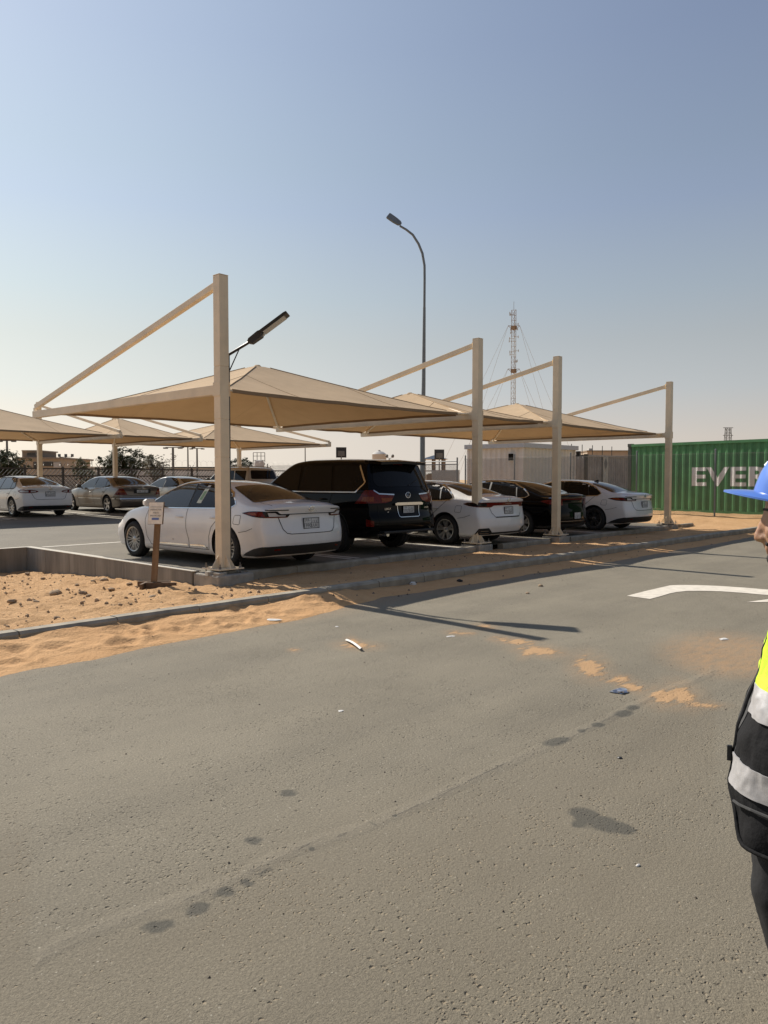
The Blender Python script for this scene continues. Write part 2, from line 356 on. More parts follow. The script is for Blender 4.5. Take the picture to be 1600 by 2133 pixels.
def asphalt(name, base, rich):
    m = bpy.data.materials.new(name); m.use_nodes = True; t = m.node_tree; n = t.nodes; l = t.links
    b = n['Principled BSDF']; b.inputs['Roughness'].default_value = .88; b.inputs['Specular IOR Level'].default_value = .25
    tc = n.new('ShaderNodeTexCoord'); O = tc.outputs['Object']
    def nz(scale, det=5, rough=.6, sxy=None):
        x = n.new('ShaderNodeTexNoise'); x.inputs['Scale'].default_value = scale; x.inputs['Detail'].default_value = det; x.inputs['Roughness'].default_value = rough
        l.new(O, x.inputs['Vector']); return x.outputs['Fac']
    def ramp(src, p0, p1, c0, c1):
        r = n.new('ShaderNodeValToRGB'); e = r.color_ramp.elements; e[0].position = p0; e[1].position = p1; e[0].color = (*c0, 1); e[1].color = (*c1, 1)
        l.new(src, r.inputs['Fac']); return r.outputs['Color']
    def mth(op, a, bb=None, c=None):
        x = n.new('ShaderNodeMath'); x.operation = op
        for i, q in enumerate((a, bb, c)):
            if q is None: continue
            if isinstance(q, (int, float)): x.inputs[i].default_value = q
            else: l.new(q, x.inputs[i])
        return x.outputs[0]
    def mix(f, a, bb, mode='MIX'):
        x = n.new('ShaderNodeMix'); x.data_type = 'RGBA'; x.blend_type = mode
        for i, q in ((0, f), (6, a), (7, bb)):
            if isinstance(q, (int, float)): x.inputs[i].default_value = q
            elif isinstance(q, tuple): x.inputs[i].default_value = (*q, 1)
            else: l.new(q, x.inputs[i])
        return x.outputs[2]
    k = base
    big = ramp(nz(.55, 7, .65), .3, .7, tuple(c * .86 for c in k), tuple(c * 1.10 for c in k))
    grain = ramp(nz(95, 4, .75), .33, .66, (.62, .62, .62), (1.22, 1.21, 1.19))
    mp0 = n.new('ShaderNodeMapping'); mp0.inputs['Scale'].default_value = (.12, 1.1, 1); mp0.inputs['Rotation'].default_value = (0, 0, R(-4)); l.new(O, mp0.inputs[0])
    n0 = n.new('ShaderNodeTexNoise'); n0.inputs['Scale'].default_value = 1.6; n0.inputs['Detail'].default_value = 6; n0.inputs['Roughness'].default_value = .6; l.new(mp0.outputs[0], n0.inputs['Vector'])
    big = mix(1.0, big, ramp(n0.outputs['Fac'], .34, .66, (.91, .91, .915), (1.07, 1.065, 1.055)), 'MULTIPLY')
    col = mix(1.0, big, grain, 'MULTIPLY')
    vo = n.new('ShaderNodeTexVoronoi'); vo.inputs['Scale'].default_value = 110; l.new(O, vo.inputs['Vector'])
    chips = n.new('ShaderNodeSeparateColor'); l.new(vo.outputs['Color'], chips.inputs[0])
    cm = mth('GREATER_THAN', chips.outputs[0], .972); cm = mth('MULTIPLY', cm, mth('LESS_THAN', vo.outputs['Distance'], .42))
    col = mix(mth('MULTIPLY', cm, mth('MULTIPLY', chips.outputs[1], .9)), col, (.42, .385, .31))
    height = mth('MULTIPLY_ADD', nz(150, 3, .7), .22, mth('MULTIPLY', nz(42, 6, .75), .36))
    # open pits, denser where the surface is worn
    v2 = n.new('ShaderNodeTexVoronoi'); v2.inputs['Scale'].default_value = 74; v2.inputs['Randomness'].default_value = 1.0; l.new(O, v2.inputs['Vector'])
    sp2 = n.new('ShaderNodeSeparateColor'); l.new(v2.outputs['Color'], sp2.inputs[0])
    pit_on = mth('GREATER_THAN', mth('MULTIPLY_ADD', nz(1.3, 6, .75), 2.2, sp2.outputs[1]), 1.98)
    pit = mth('MULTIPLY', pit_on, mth('SUBTRACT', 1.0, mth('MINIMUM', mth('MULTIPLY', v2.outputs['Distance'], 1.9), 1.0)))
    height = mth('MULTIPLY_ADD', pit, -.55, height)
    v3 = n.new('ShaderNodeTexVoronoi'); v3.inputs['Scale'].default_value = 36; l.new(O, v3.inputs['Vector'])
    wv = n.new('ShaderNodeVectorMath'); wv.operation = 'ADD'; nw = n.new('ShaderNodeTexNoise'); nw.inputs['Scale'].default_value = 40; nw.inputs['Detail'].default_value = 3; l.new(O, nw.inputs['Vector'])
    sw = n.new('ShaderNodeVectorMath'); sw.operation = 'SCALE'; sw.inputs['Scale'].default_value = .03; l.new(nw.outputs['Color'], sw.inputs[0]); l.new(O, wv.inputs[0]); l.new(sw.outputs[0], wv.inputs[1]); l.new(wv.outputs[0], v3.inputs['Vector']); l.new(wv.outputs[0], v2.inputs['Vector'])
    sp3 = n.new('ShaderNodeSeparateColor'); l.new(v3.outputs['Color'], sp3.inputs[0])
    p3on = mth('GREATER_THAN', mth('MULTIPLY_ADD', nz(1.9, 6, .75), 2.2, sp3.outputs[0]), 2.06)
    pit3 = mth('MULTIPLY', p3on, mth('SUBTRACT', 1.0, mth('MINIMUM', mth('MULTIPLY', v3.outputs['Distance'], 2.6), 1.0)))
    height = mth('MULTIPLY_ADD', pit3, -.8, height)
    pit = mth('MAXIMUM', pit, pit3)
    col = mix(mth('MULTIPLY', pit, .35), col, tuple(c * .6 for c in k))
    if rich:
        def at(nm):
            x = n.new('ShaderNodeAttribute'); x.attribute_name = nm; return x.outputs['Fac']
        edge = nz(9, 6, .65); fine = nz(170, 3, .7)
        mpn = n.new('ShaderNodeMapping'); mpn.inputs['Rotation'].default_value = (0, 0, R(47)); mpn.inputs['Scale'].default_value = (5, 17, 5); l.new(O, mpn.inputs[0])
        nsm = n.new('ShaderNodeTexNoise'); nsm.inputs['Scale'].default_value = 1.0; nsm.inputs['Detail'].default_value = 7; nsm.inputs['Roughness'].default_value = .68; l.new(mpn.outputs[0], nsm.inputs['Vector']); smear = nsm.outputs['Fac']
        # warm dust settled on part of the road
        dm = mth('MULTIPLY', at('dust'), mth('MULTIPLY_ADD', nz(1.8, 5, .7), .9, .25))
        col = mix(mth('MULTIPLY', dm, .42), col, (.160, .130, .088))
        col = mix(mth('MULTIPLY', mth('MULTIPLY', pit, .6), dm), col, (.38, .28, .17))
        sm = mth('MULTIPLY_ADD', mth('SUBTRACT', edge, .5), .55, at('seam'))
        ln = mth('LESS_THAN', mth('ABSOLUTE', mth('SUBTRACT', sm, .86)), .045)
        col = mix(mth('MULTIPLY', ln, mth('MULTIPLY', mth('GREATER_THAN', nz(5, 2), .47), .55)), col, (.05, .046, .04))
        ridge = mth('MAXIMUM', sm, 0.0); height = mth('MULTIPLY_ADD', ridge, .35, height)
        col = mix(mth('MULTIPLY', ridge, .10), col, (.26, .235, .2))
        om = mth('MULTIPLY_ADD', mth('SUBTRACT', edge, .5), .45, at('oil'))
        om = ramp(om, .06, .34, (0, 0, 0), (1, 1, 1))
        col = mix(mth('MULTIPLY', om, .66), col, (.055, .056, .05))
        s0 = mth('MULTIPLY_ADD', mth('SUBTRACT', smear, .52), 2.6, at('sand')); s0 = mth('MULTIPLY_ADD', mth('SUBTRACT', fine, .5), .9, s0)
        pw = mth('MULTIPLY', at('powder'), ramp(mth('MULTIPLY_ADD', fine, .55, mth('MULTIPLY', smear, .45)), .36, .60, (0, 0, 0), (1, 1, 1)))
        col = mix(mth('MULTIPLY', pw, .85), col, (.42, .255, .13))
        s1 = ramp(s0, .0, .32, (0, 0, 0), (1, 1, 1))
        col = mix(mth('MULTIPLY', s1, .93), col, mix(nz(60, 3), (.43, .26, .13), (.53, .335, .175)))
        height = mth('MULTIPLY_ADD', s1, .18, height)
        bb = n.new('ShaderNodeMath')
    l.new(col, b.inputs['Base Color'])
    bp = n.new('ShaderNodeBump'); bp.inputs['Strength'].default_value = .66 if rich else .4; bp.inputs['Distance'].default_value = .03
    l.new(height, bp.inputs['Height']); l.new(bp.outputs['Normal'], b.inputs['Normal'])
    return m
M_ROAD = asphalt('dusty_asphalt', (.234, .208, .157), True)
M_LOT = asphalt('car_park_asphalt', (.195, .175, .138), False)
xs = [-120, -60, -30, -16] + span(-10, 12, .045) + [14, 17, 22, 30, 60, 150]
ys = [-80, -30, -16] + span(-10.4, KV - .0, .045)
struct(grid_mesh('road', xs, ys, lambda x, y: 0.0, M_ROAD, {'oil': f_oil, 'sand': f_sand, 'dust': f_dust, 'powder': f_powder, 'seam': f_seam}))

# ---- sand blown against the road kerb
def drift_edge(x): return KV - interp([(-30, 1.2), (-4.6, 1.12), (-3.2, .98), (-2, .95), (-.9, .88), (-.2, .62), (.6, .50), (1.6, .58), (4, .62), (8, .7), (12, .62), (18, .5), (40, .5)], x) - .07 * fbm(x * 1.3, 1.7, 0, 4)
PRINTS = [(random.uniform(-5.2, .5), random.uniform(KV - .8, KV - .15), random.uniform(.06, .13), random.uniform(0, 3.14)) for _ in range(46)]
def drift(x, y):
    e = drift_edge(x); t = (KV - y) / max(.05, KV - e)
    z = interp([(-1, .092), (.2, .085), (1.2, .04), (20, .035)], x) * (1 - t) ** 1.0 * (1 + .5 * fbm(x * 1.2, y * 1.5, 6)) + .009 * fbm(x * 5, y * 9, 8, 6) * smooth01((1 - t) * 4) - .004
    if x < 1.2:
        for (a, b, r, w) in PRINTS:
            dx, dy = x - a, y - b
            if abs(dx) < .4 and abs(dy) < .4:
                u = (dx * math.cos(w) + dy * math.sin(w)) / (r * 1.6); v = (-dx * math.sin(w) + dy * math.cos(w)) / r; q = u * u + v * v
                if q < 4: z += (-.022 * math.exp(-q * 1.6) + .012 * math.exp(-((math.sqrt(q) - 1.25) ** 2) * 9)) * smooth01((1 - t) * 3)
    if t < .86: z = max(z, .007 + .004 * fbm(x * 9, y * 9, 2, 2))
    if t > .93: z -= (t - .93) * .25
    return max(z, -.03)
struct(grid_mesh('sand_drift', [-40, -20, -10] + span(-6.5, 2, .03) + span(2.06, 19, .07) + [30], span(KV - 1.35, KV + .02, .03), drift, M_SAND2))

# ---- kerbs: separate concrete lengths
M_KERB = mat('kerb_concrete', (.30, .262, .20), .9, var=.25, scale=4, bump=.5, bscale=70)
M_KERB2 = mat('kerb_concrete_dusty', (.33, .30, .25), .9, var=.2, scale=5, bump=.5, bscale=70)
def kerb_stone(L, w, h):
    b = MB(); c = .018; L -= .012
    pr = [(-w / 2, -h), (w / 2, -h), (w / 2, -.02), (w / 2 - .02, 0), (-w / 2 + c * 1.6, 0), (-w / 2, -c * 1.6)]
    b.prism(pr, 0, L, fn=lambda a, z, k: (k, a, z))
    return b.mesh('kerb_stone', M_KERB)
def kerb_run(name, label, x0, x1, y, ztop, L=1.0, w=.15, h=.32, skip=(), along='X'):
    root = thing(name, None, None); struct(root)
    meshes = []
    me = kerb_stone(L, w, h)
    bm = bmesh.new(); bm.from_mesh(me); bmesh.ops.recalc_face_normals(bm, faces=bm.faces[:]); bm.to_mesh(me); bm.free()
    x = x0
    while x < x1 - .01:
        if not any(a <= x + L / 2 <= b for a, b in skip):
            o = link('kerb_stone', me, root)
            z = ztop if not callable(ztop) else ztop(x)
            o.location = (x, y + random.uniform(-.006, .006), z + random.uniform(-.004, .004)) if along == 'X' else (y + random.uniform(-.006, .006), x, z)
            o.rotation_euler = (random.uniform(-.012, .012), random.uniform(-.004, .004), random.uniform(-.005, .005) + (R(90) if along != 'X' else 0))
        x += L
    return root
kerb_run('road_kerb', '', -40, 24, KV + .09, .15, w=.19)
kerb_run('car_park_kerb', '', .36, 17.6, -.10, PZ + .02, skip=((6.25, 6.95), (9.65, 10.2), (16.3, 17.0)))

# ---- car park surface, slopes up gently to the back
struct(grid_mesh('car_park', [-80, -40, -20, -.2, 6, 12, 17.6], [6.62, 10, 14, 20, 27.5], lambda x, y: pz(y), M_LOT, smooth=False))
struct(grid_mesh('car_park_bays', [-.2, 6, 12, 17.6], [-.03, 2, 4, 6.62], lambda x, y: pz(y) , M_LOT, smooth=False))
M_PAINT = mat('road_paint_white', (.62, .58, .50), .8, var=.18, scale=9, bump=.2, bscale=90)
lines = thing('parking_lines', None, None); struct(lines)
def pline(x0, x1, y0, y1):
    b = MB(); b.add([(x0, y0, pz(y0) + .005), (x1, y0, pz(y0) + .005), (x1, y1, pz(y1) + .005), (x0, y1, pz(y1) + .005)], [(0, 1, 2, 3)])
    ym = 2.0
    if y0 < 2 < y1:
        b = MB(); b.add([(x0, y0, pz(y0) + .005), (x1, y0, pz(y0) + .005), (x1, 2, PZ + .005), (x0, 2, PZ + .005), (x1, y1, pz(y1) + .005), (x0, y1, pz(y1) + .005)], [(0, 1, 2, 3), (3, 2, 4, 5)])
    b.build('painted_line', M_PAINT, lines)
for c in (2.95, 6.0, 9.1, 12.3, 15.75):
    pline(c - .15, c - .05, .08, 5.3); pline(c + .05, c + .15, .08, 5.3)
pline(-.1, 17.2, 6.22, 6.34)
for c in (3.3, 6.6, 9.95, 13.3, 16.6):
    pline(c - .15, c - .05, 16.5, 21.5); pline(c + .05, c + .15, 16.5, 21.5)
pline(-30, 3.1, 16.3, 16.42)

# ---- painted turn arrow on the road
M_ARROW = mat('arrow_paint', (.66, .60, .50), .85, var=.14, scale=7, bump=.25, bscale=120)
ar = thing('road_arrow', None, None); struct(ar)
top = [(1306, 1241), (1345, 1231), (1375, 1224), (1395, 1219.5), (1412, 1218.5), (1450, 1218.5), (1500, 1220.5), (1550, 1224), (1600, 1228), (1680, 1236), (1760, 1245)]
bot = [(1354, 1247.5), (1372, 1243), (1395, 1236), (1410, 1233), (1430, 1231), (1460, 1230.5), (1500, 1231.5), (1550, 1235), (1600, 1239.5), (1680, 1248), (1760, 1258)]
b = MB(); vs = [pxz(x, y, .005) for x, y in top] + [pxz(x, y, .005) for x, y in bot]
b.add(vs, [(i, i + 1, len(top) + i + 1, len(top) + i) for i in range(len(top) - 1)])
b.build('arrow_shaft', M_ARROW, ar)
b = MB(); b.add([pxz(1556, 1254, .005), pxz(1760, 1226, .005), pxz(1900, 1262, .005), pxz(1700, 1253, .005)], [(0, 1, 2, 3)]); b.build('arrow_head', M_ARROW, ar)

# ---- retaining wall round the sand plot and the post footing
M_WALL = mat('cast_concrete', (.24, .225, .195), .92, var=.3, scale=3.5, bump=.5, bscale=45, streak=True)
rw = thing('retaining_wall', 'low grey cast concrete retaining wall between sand plot and car park', 'wall', (-.27, 3, -.7))
def wall_piece(x0, x1, y0, y1, name):
    b = MB(); b.box(((x0 + x1) / 2 + .27, (y0 + y1) / 2 - 3, (-.7 + PZ + .03) / 2 - -.7 + 0), (x1 - x0, y1 - y0, .7 + PZ + .03)); return b.build(name, M_WALL, rw, bevel=.012)
y = .34
for k in range(6):
    y1 = min(y + 1.05, 6.62) if k < 5 else 6.62
    wall_piece(-.34, -.2, y + .004, y1 - .004, 'wall_section'); y = y1
x = -.34
for k in range(12):
    wall_piece(x - 1.2 + .004, x - .004, 6.48, 6.62, 'wall_section'); x -= 1.2
M_CAP = mat('wall_cap_concrete', (.50, .47, .40), .9, var=.12, scale=8, bump=.3)
b = MB(); b.box((0, .46, .7 + PZ + .037), (.15, 6.30, .012)); b.box((-7.5, 3.55, .7 + PZ + .037), (14.85, .15, .012)); b.build('wall_cap', M_CAP, rw)
# ================================================================== SHADE STRUCTURES
M_STEEL = mat('cream_painted_steel', (.78, .64, .45), .45, var=.09, scale=2.2, coat=.1)
M_FAB = mat('shade_net_fabric', (.54, .40, .255), .9, var=.07, scale=1.4, bump=.25, bscale=220, transl=.13, spec=.1, tcol=(.44, .22, .075))
M_HEM = mat('canopy_hem', (.30, .21, .13), .9, var=.06, scale=4, bump=.2, spec=.1)
M_HEM2 = mat('seam_tape', (.44, .32, .20), .9, var=.08, spec=.1)
M_BOLT = mat('galvanised_bolt', (.20, .19, .18), .5, metal=.8)
M_FOOT = mat('footing_concrete', (.36, .335, .285), .92, var=.22, scale=6, bump=.6, bscale=40)
EAVE = 2.97; S = .165; TIPV = 6.75
UPOS = [0.0, 6.6, 9.92, 16.65]
def make_post(label, x, y, base_z, sgn, group, footing):
    root = thing('cantilever_post', label, 'shade post', (x, y, base_z), 0, group)
    zt = (4.69 if footing else 4.61) - base_z + (0 if sgn > 0 else .15); zb = EAVE - base_z + (0 if sgn > 0 else .15)
    b = MB()
    cuts = [0.02, 1.72, 2.30, 3.10, zt]
    for i in range(4):
        b.box((0, 0, (cuts[i] + cuts[i + 1]) / 2), (S, S, cuts[i + 1] - cuts[i] - .006))
    b.box((0, 0, zt / 2), (S - .012, S - .012, zt - .06)); b.box((0, 0, zt + .004), (S + .006, S + .006, .01))
    b.build('post', M_STEEL, root, bevel=.006)
    b = MB(); b.box((0, 0, .012), (.46, .46, .02)); bp = b.build('base_plate', M_STEEL, root, bevel=.003)
    for dx, dy in ((1, 0), (-1, 0), (0, 1), (0, -1)):
        g = MB(); n = Vector((dx, dy, 0)); t = Vector((-dy, dx, 0))
        def fn(a, z, k, n=n, t=t): return n * (S / 2 + a) + t * k + Vector((0, 0, .022 + z))
        g.prism([(0, 0), (.125, 0), (.12, .02), (.0, .2)], -.006, .006, fn=fn); g.build('gusset', M_STEEL, root)
    for dx in (-1, 1):
        for dy in (-1, 1):
            g = MB(); g.lathe([(0, .095), (.009, .095), (.009, .05)], 8, (dx * .185, dy * .185, .0)); g.lathe([(0, .058), (.021, .058), (.021, .022), (0, .022)], 6, (dx * .185, dy * .185, 0))
            g.lathe([(.009, .02), (.009, -.09), (0, -.09)], 8, (dx * .185, dy * .185, 0)); g.build('anchor_bolt', M_BOLT, root, smooth=40)
    # beam, clamp plates, tie
    b = MB(); b.box((0, sgn * (TIPV / 2 + .04), zb), (.105, TIPV - .02, .145)); beam = b.build('beam', M_STEEL, root, bevel=.006)
    b = MB(); b.box((0, sgn * (TIPV + .035), zb + .05), (.012, .1, .2)); b.build('tip_lug', M_STEEL, beam)
    for s2 in (-1, 1):
        b = MB(); b.box((s2 * (S / 2 + .006), 0.0, zb), (.012, S + .02, .21)); cp = b.build('clamp_plate', M_STEEL, root, bevel=.002)
        for dz in (-.07, .07):
            g = MB(); g.lathe([(0, .02), (.016, .02), (.016, 0)], 6, (s2 * (S / 2 + .012), -.03, zb + dz), axis='X'); g.build('clamp_bolt', M_BOLT, cp)
    p0 = Vector((0, sgn * (S / 2 + .03), zt - .13)); p1 = Vector((0, sgn * (TIPV - .05), zb + .16))
    b = MB(); b.bar(p0, p1, .085, .10); tie = b.build('tie_beam', M_STEEL, root, bevel=.005)
    b = MB(); b.box((0, sgn * (S / 2 + .02), zt - .13), (.014, .09, .16)); b.build('tie_lug', M_STEEL, tie)
    b = MB(); b.box((0, sgn * (TIPV - .05), zb + .1), (.014, .1, .16)); b.build('tie_lug', M_STEEL, tie)
    if footing:
        b = MB(); w = .66
        b.box((.01, 0, -.42), (w, w, .72)); o = b.build('footing', M_FOOT, root, bevel=.025)
        b = MB()
        for k in range(14):
            a = random.uniform(-.26, .26); c = random.uniform(-.26, .26)
            b.box((a, c, -.045), (random.uniform(.04, .16), random.uniform(.04, .12), random.uniform(.03, .07)), random.uniform(0, 3))
        b.build('grout', M_FOOT, root)['kind'] = 'stuff'
    else:
        b = MB(); b.box((0, 0, -.18), (.50, .50, .30)); b.build('footing', M_FOOT, root, bevel=.02)
        b = MB()
        for k in range(5): b.box((random.uniform(-.2, .2), random.uniform(-.2, .2), -.02), (.1, .08, .05), random.uniform(0, 3))
        b.build('grout', M_FOOT, root)['kind'] = 'stuff'
    return root
PB = PZ + .075
make_post('tall cream steel shade post on square concrete footing at the wall corner', UPOS[0], 0, PB, 1, 'posts of the shade row beside the road', True)
make_post('cream steel shade post standing beside the white sedan with red light bar', UPOS[1], 0, PB, 1, 'posts of the shade row beside the road', False)
make_post('cream steel shade post standing beside the black sedan tail', UPOS[2], 0, PB, 1, 'posts of the shade row beside the road', False)
make_post('end cream steel shade post in front of the green shipping container', UPOS[3], 0, PB, 1, 'posts of the shade row beside the road', False)
BV = 22.2
for i, t in enumerate(('cream steel shade post behind the silver sedan, first of the far row', 'cream steel shade post behind the white sedan with split tail lights', 'cream steel shade post behind the grey sedan in the far row', 'cream steel shade post behind the beige roof-railed car')):
    make_post(t, UPOS[i], BV, pz(BV) - .02, -1, 'posts of the far shade row', False)

def make_canopy(label, u0, u1, v0, v1, z, rise, group, N=26):
    cu, cv = (u0 + u1) / 2, (v0 + v1) / 2; hu, hv = (u1 - u0) / 2 - .16, (v1 - v0) / 2 - .12
    root = thing('shade_canopy', label, 'canopy', (cu, cv, z), 0, group)
    def P(s, t):
        m = max(abs(s), abs(t))
        iu = 1 - .075 * (1 - t * t) * abs(s) ** 3 * (hv / hu) ** .5; iv = 1 - .075 * (1 - s * s) * abs(t) ** 3 * (hu / hv) ** .5
        h = rise * (1 - m) ** 1.12
        k = min(abs(s), abs(t)) / (m + 1e-6)
        h -= .05 * (1 - k ** 2) * m * (1 - m) * 2
        h += .012 * fbm(s * 3 + cu, t * 3 + cv, 5, 2) * m
        if m < .05: h = rise * (1 - .05) ** 1.12 + .01
        return Vector((s * hu * iu, t * hv * iv, h))
    nn = 2 * N + 1
    ax = [-1 + i / N for i in range(nn)]
    vs = [P(s, t) for t in ax for s in ax]; fs = []
    for j in range(nn - 1):
        for i in range(nn - 1):
            a, b2, c, d = j * nn + i, j * nn + i + 1, (j + 1) * nn + i + 1, (j + 1) * nn + i
            s, t = ax[i] + .5 / N, ax[j] + .5 / N
            if s * t > 0: fs += [(a, b2, c), (a, c, d)]
            else: fs += [(a, b2, d), (b2, c, d)]
    # open the extreme corners (lacing gap)
    cut = 1 - 1.6 / N
    fs = [f for f in fs if not all(abs(vs[k].x) / hu > .925 and abs(vs[k].y) / hv > .925 for k in f)]
    b = MB(); b.add(vs, fs); b.build('fabric', M_FAB, root, smooth=14)
    q = .93
    for s0, s1 in (((-q, -1), (q, -1)), ((q, 1), (-q, 1)), ((-1, q), (-1, -q)), ((1, -q), (1, q))):
        b = MB(); n2 = 40; ring = []
        for k in range(n2 + 1):
            s = lerp(s0[0], s1[0], k / n2); t = lerp(s0[1], s1[1], k / n2); p = P(s, t); o = P(s * .985, t * .985)
            out = (p - o); out.z = 0; out.normalize()
            ring.append((p + out * .012 + Vector((0, 0, .012)), p + out * .014 - Vector((0, 0, .045)), p - out * .012 - Vector((0, 0, .048)), p - out * .02 + Vector((0, 0, -.002))))
        v2 = [x for r in ring for x in r]; f2 = []
        for k in range(n2):
            for e in range(4): f2.append((k * 4 + e, k * 4 + (e + 1) % 4, k * 4 + 4 + (e + 1) % 4, k * 4 + 4 + e))
        b.add(v2, f2); b.build('hem', M_HEM, root, smooth=30)
    for sx in (-1, 1):
        for sy in (-1, 1):
            b = MB(); pts = [Vector((sx * (hu + .05), sy * (hv + .0), -.03))] + [P(sx * m, sy * m) - Vector((0, 0, .04)) for m in (.9, .6, .3, .04)]
            b.tube(pts, .032, 8); b.build('hip_rafter', M_STEEL, root, smooth=40)
            b = MB(); c0 = Vector((sx * (hu + .09), sy * (hv + .02), -.01)); b.tube([c0, P(sx, sy * .93) + Vector((0, 0, -.02))], .014, 6); b.tube([c0, P(sx * .93, sy) + Vector((0, 0, -.02))], .014, 6); b.build('corner_shackle', M_STEEL, root)
    for sx in (-1, 1):
        for sy in (-1, 1):
            b = MB(); b.tube([P(sx * m, sy * m) + Vector((0, 0, .006)) for m in [.06 + .86 * k / 24 for k in range(25)]], .009, 5); b.build('hip_seam', M_HEM2, root, smooth=60)
    for ax_, sg2 in ((0, -1), (0, 1), (1, -1), (1, 1)):
        for off_ in (-.42, .42):
            b = MB(); pts = []
            for k in range(18):
                m = abs(off_) + (.985 - abs(off_)) * k / 17; q = (off_, sg2 * m) if ax_ == 0 else (sg2 * m, off_); pts.append(P(*q) + Vector((0, 0, .003)))
            b.tube(pts, .0055, 4); b.build('panel_seam', M_HEM2, root)
    b = MB(); b.lathe([(0, rise + .0), (.05, rise - .004), (.09, rise - .04), (.09, rise - .1)], 12); b.build('apex_cap', M_FAB, root, smooth=40)
    return root
FG = 'canopies over the road-side bays'; BG = 'canopies over the far bays'
make_canopy('wide beige pyramid shade canopy over the white sedan and black SUV', UPOS[0], UPOS[1], .1, TIPV - .1, EAVE + .05, 1.02, FG)
make_canopy('narrow beige pyramid shade canopy over the white sedan with red light bar', UPOS[1], UPOS[2], .1, TIPV - .1, EAVE + .05, .84, FG)
make_canopy('wide beige pyramid shade canopy over the black sedan and end white sedan', UPOS[2], UPOS[3], .1, TIPV - .1, EAVE + .05, .92, FG)
make_canopy('wide beige shade canopy over the white sedan with split tail lights', UPOS[0], UPOS[1], BV - TIPV + .1, BV - .1, EAVE + .20, 1.0, BG)
make_canopy('narrow beige shade canopy over the grey sedan in the far row', UPOS[1], UPOS[2], BV - TIPV + .1, BV - .1, EAVE + .20, .86, BG)
make_canopy('wide beige shade canopy over the roof-railed beige car in the far row', UPOS[2], UPOS[3], BV - TIPV + .1, BV - .1, EAVE + .20, .92, BG)

# ---- black street light fixed behind the corner post
M_BLACK = mat('black_powder_coat', (.018, .018, .02), .45, var=.15)
M_LED = mat('frosted_lamp_lens', (.55, .55, .52), .35, var=.05)
sl_ = thing('street_light', 'black pole street light with long slim head beside corner shade post', 'street light', (.165, .06, PZ))
b = MB(); b.tube([(0, 0, 0), (0, 0, 3.39)], .03, 10); b.build('pole', M_BLACK, sl_, smooth=40)
E0 = Vector((.10, -.40, 3.53)); E1 = Vector((.50, -.88, 3.98)); hx = (E1 - E0).normalized(); hw_ = hx.cross(Vector((0, 0, 1))).normalized(); hn = hw_.cross(hx).normalized()
if hn.z < 0: hn = -hn
b = MB(); b.tube([(0, 0, 3.34), (.005, -.02, 3.385), tuple(E0 + hx * .06)], .022, 8); arm = b.build('arm', M_BLACK, sl_, smooth=40)
b = MB(); b.tube([(0, -.01, 3.10), (.055, -.22, 3.455)], .010, 6); b.build('brace', M_BLACK, arm)
def HL(y, z, x): return E0 + hx * y + hn * z + hw_ * x
b = MB(); prof = [(0, .04, .03), (.04, .07, .045), (.22, .10, .045), (.25, .145, .022), (.70, .155, .018), (.745, .14, .014)]
vs = []
for y, w, h in prof:
    lo = -.05 if .03 < y < .24 else -.016
    vs += [HL(y, lo, -w * .85), HL(y, h, -w), HL(y, h, w), HL(y, lo, w * .85)]
fs = [(i * 4 + e, i * 4 + (e + 1) % 4, i * 4 + 4 + (e + 1) % 4, i * 4 + 4 + e) for i in range(5) for e in range(4)] + [(3, 2, 1, 0), (20, 21, 22, 23)]
b.add(vs, fs); hd = b.build('lamp_head', M_BLACK, sl_)
b = MB(); vs = [HL(y, z, x) for z in (-.026, -.018) for y, x in ((.28, -.11), (.68, -.115), (.68, .115), (.28, .11))]
b.add(vs, [(0, 1, 2, 3), (4, 7, 6, 5), (0, 4, 5, 1), (1, 5, 6, 2), (2, 6, 7, 3), (3, 7, 4, 0)]); b.build('lens', M_LED, hd)
b = MB(); b.lathe([(0, -.04), (.018, -.036), (.022, -.0)], 10, HL(.27, -.02, 0)); b.build('motion_sensor', M_LED, hd)

# ---- tall street lamp at the end of the aisle
M_GALV = mat('grey_galvanised_steel', (.20, .215, .22), .5, metal=.35, var=.08, scale=4)
base = pxd(880, 1010, 30.5); base.z = pz(base.y)
hp = thing('street_lamp', 'tall grey street lamp with curved arm rising behind the canopies', 'street lamp', base)
def L3(px, py): 
    p = pxd(px, py, 30.5); return p - base
b = MB(); pts = [Vector((0, 0, .0)), Vector((0, 0, 3)), L3(882.5, 800), L3(884, 640)]; b.tube(pts, [.105, .10, .078, .055], 12)
b.build('pole', M_GALV, hp, smooth=40)
b = MB(); arm = [(884, 640), (884.5, 580), (884.3, 553), (880, 528), (872, 508), (860, 489), (846, 478), (833, 470.5)]
b.tube([L3(*p) for p in arm], [.05, .05, .05, .05, .048, .045, .042, .04], 10); b.build('curved_arm', M_GALV, hp, smooth=50)
c = L3(822, 459); ax = (L3(808, 450) - L3(835, 469)).normalized(); sd_ = Vector((-.74, .60, .30)).normalized(); sd_ = (sd_ - ax * sd_.dot(ax)).normalized(); nn_ = ax.cross(sd_)
if nn_.z > 0: nn_ = -nn_
b = MB(); pr = [(-.30, .05), (-.22, .12), (0, .15), (.28, .15), (.32, .13)]
vs = []
for a, w in pr:
    for s2, h in ((-1, 0), (1, 0), (.85, -.06), (-.85, -.06)): vs.append(c + ax * a + sd_ * (w * s2) + nn_ * h)
fs = [(i * 4 + e, i * 4 + (e + 1) % 4, i * 4 + 4 + (e + 1) % 4, i * 4 + 4 + e) for i in range(4) for e in range(4)] + [(3, 2, 1, 0), (16, 17, 18, 19)]
b.add(vs, fs); h2 = b.build('lamp_head', M_GALV, hp)
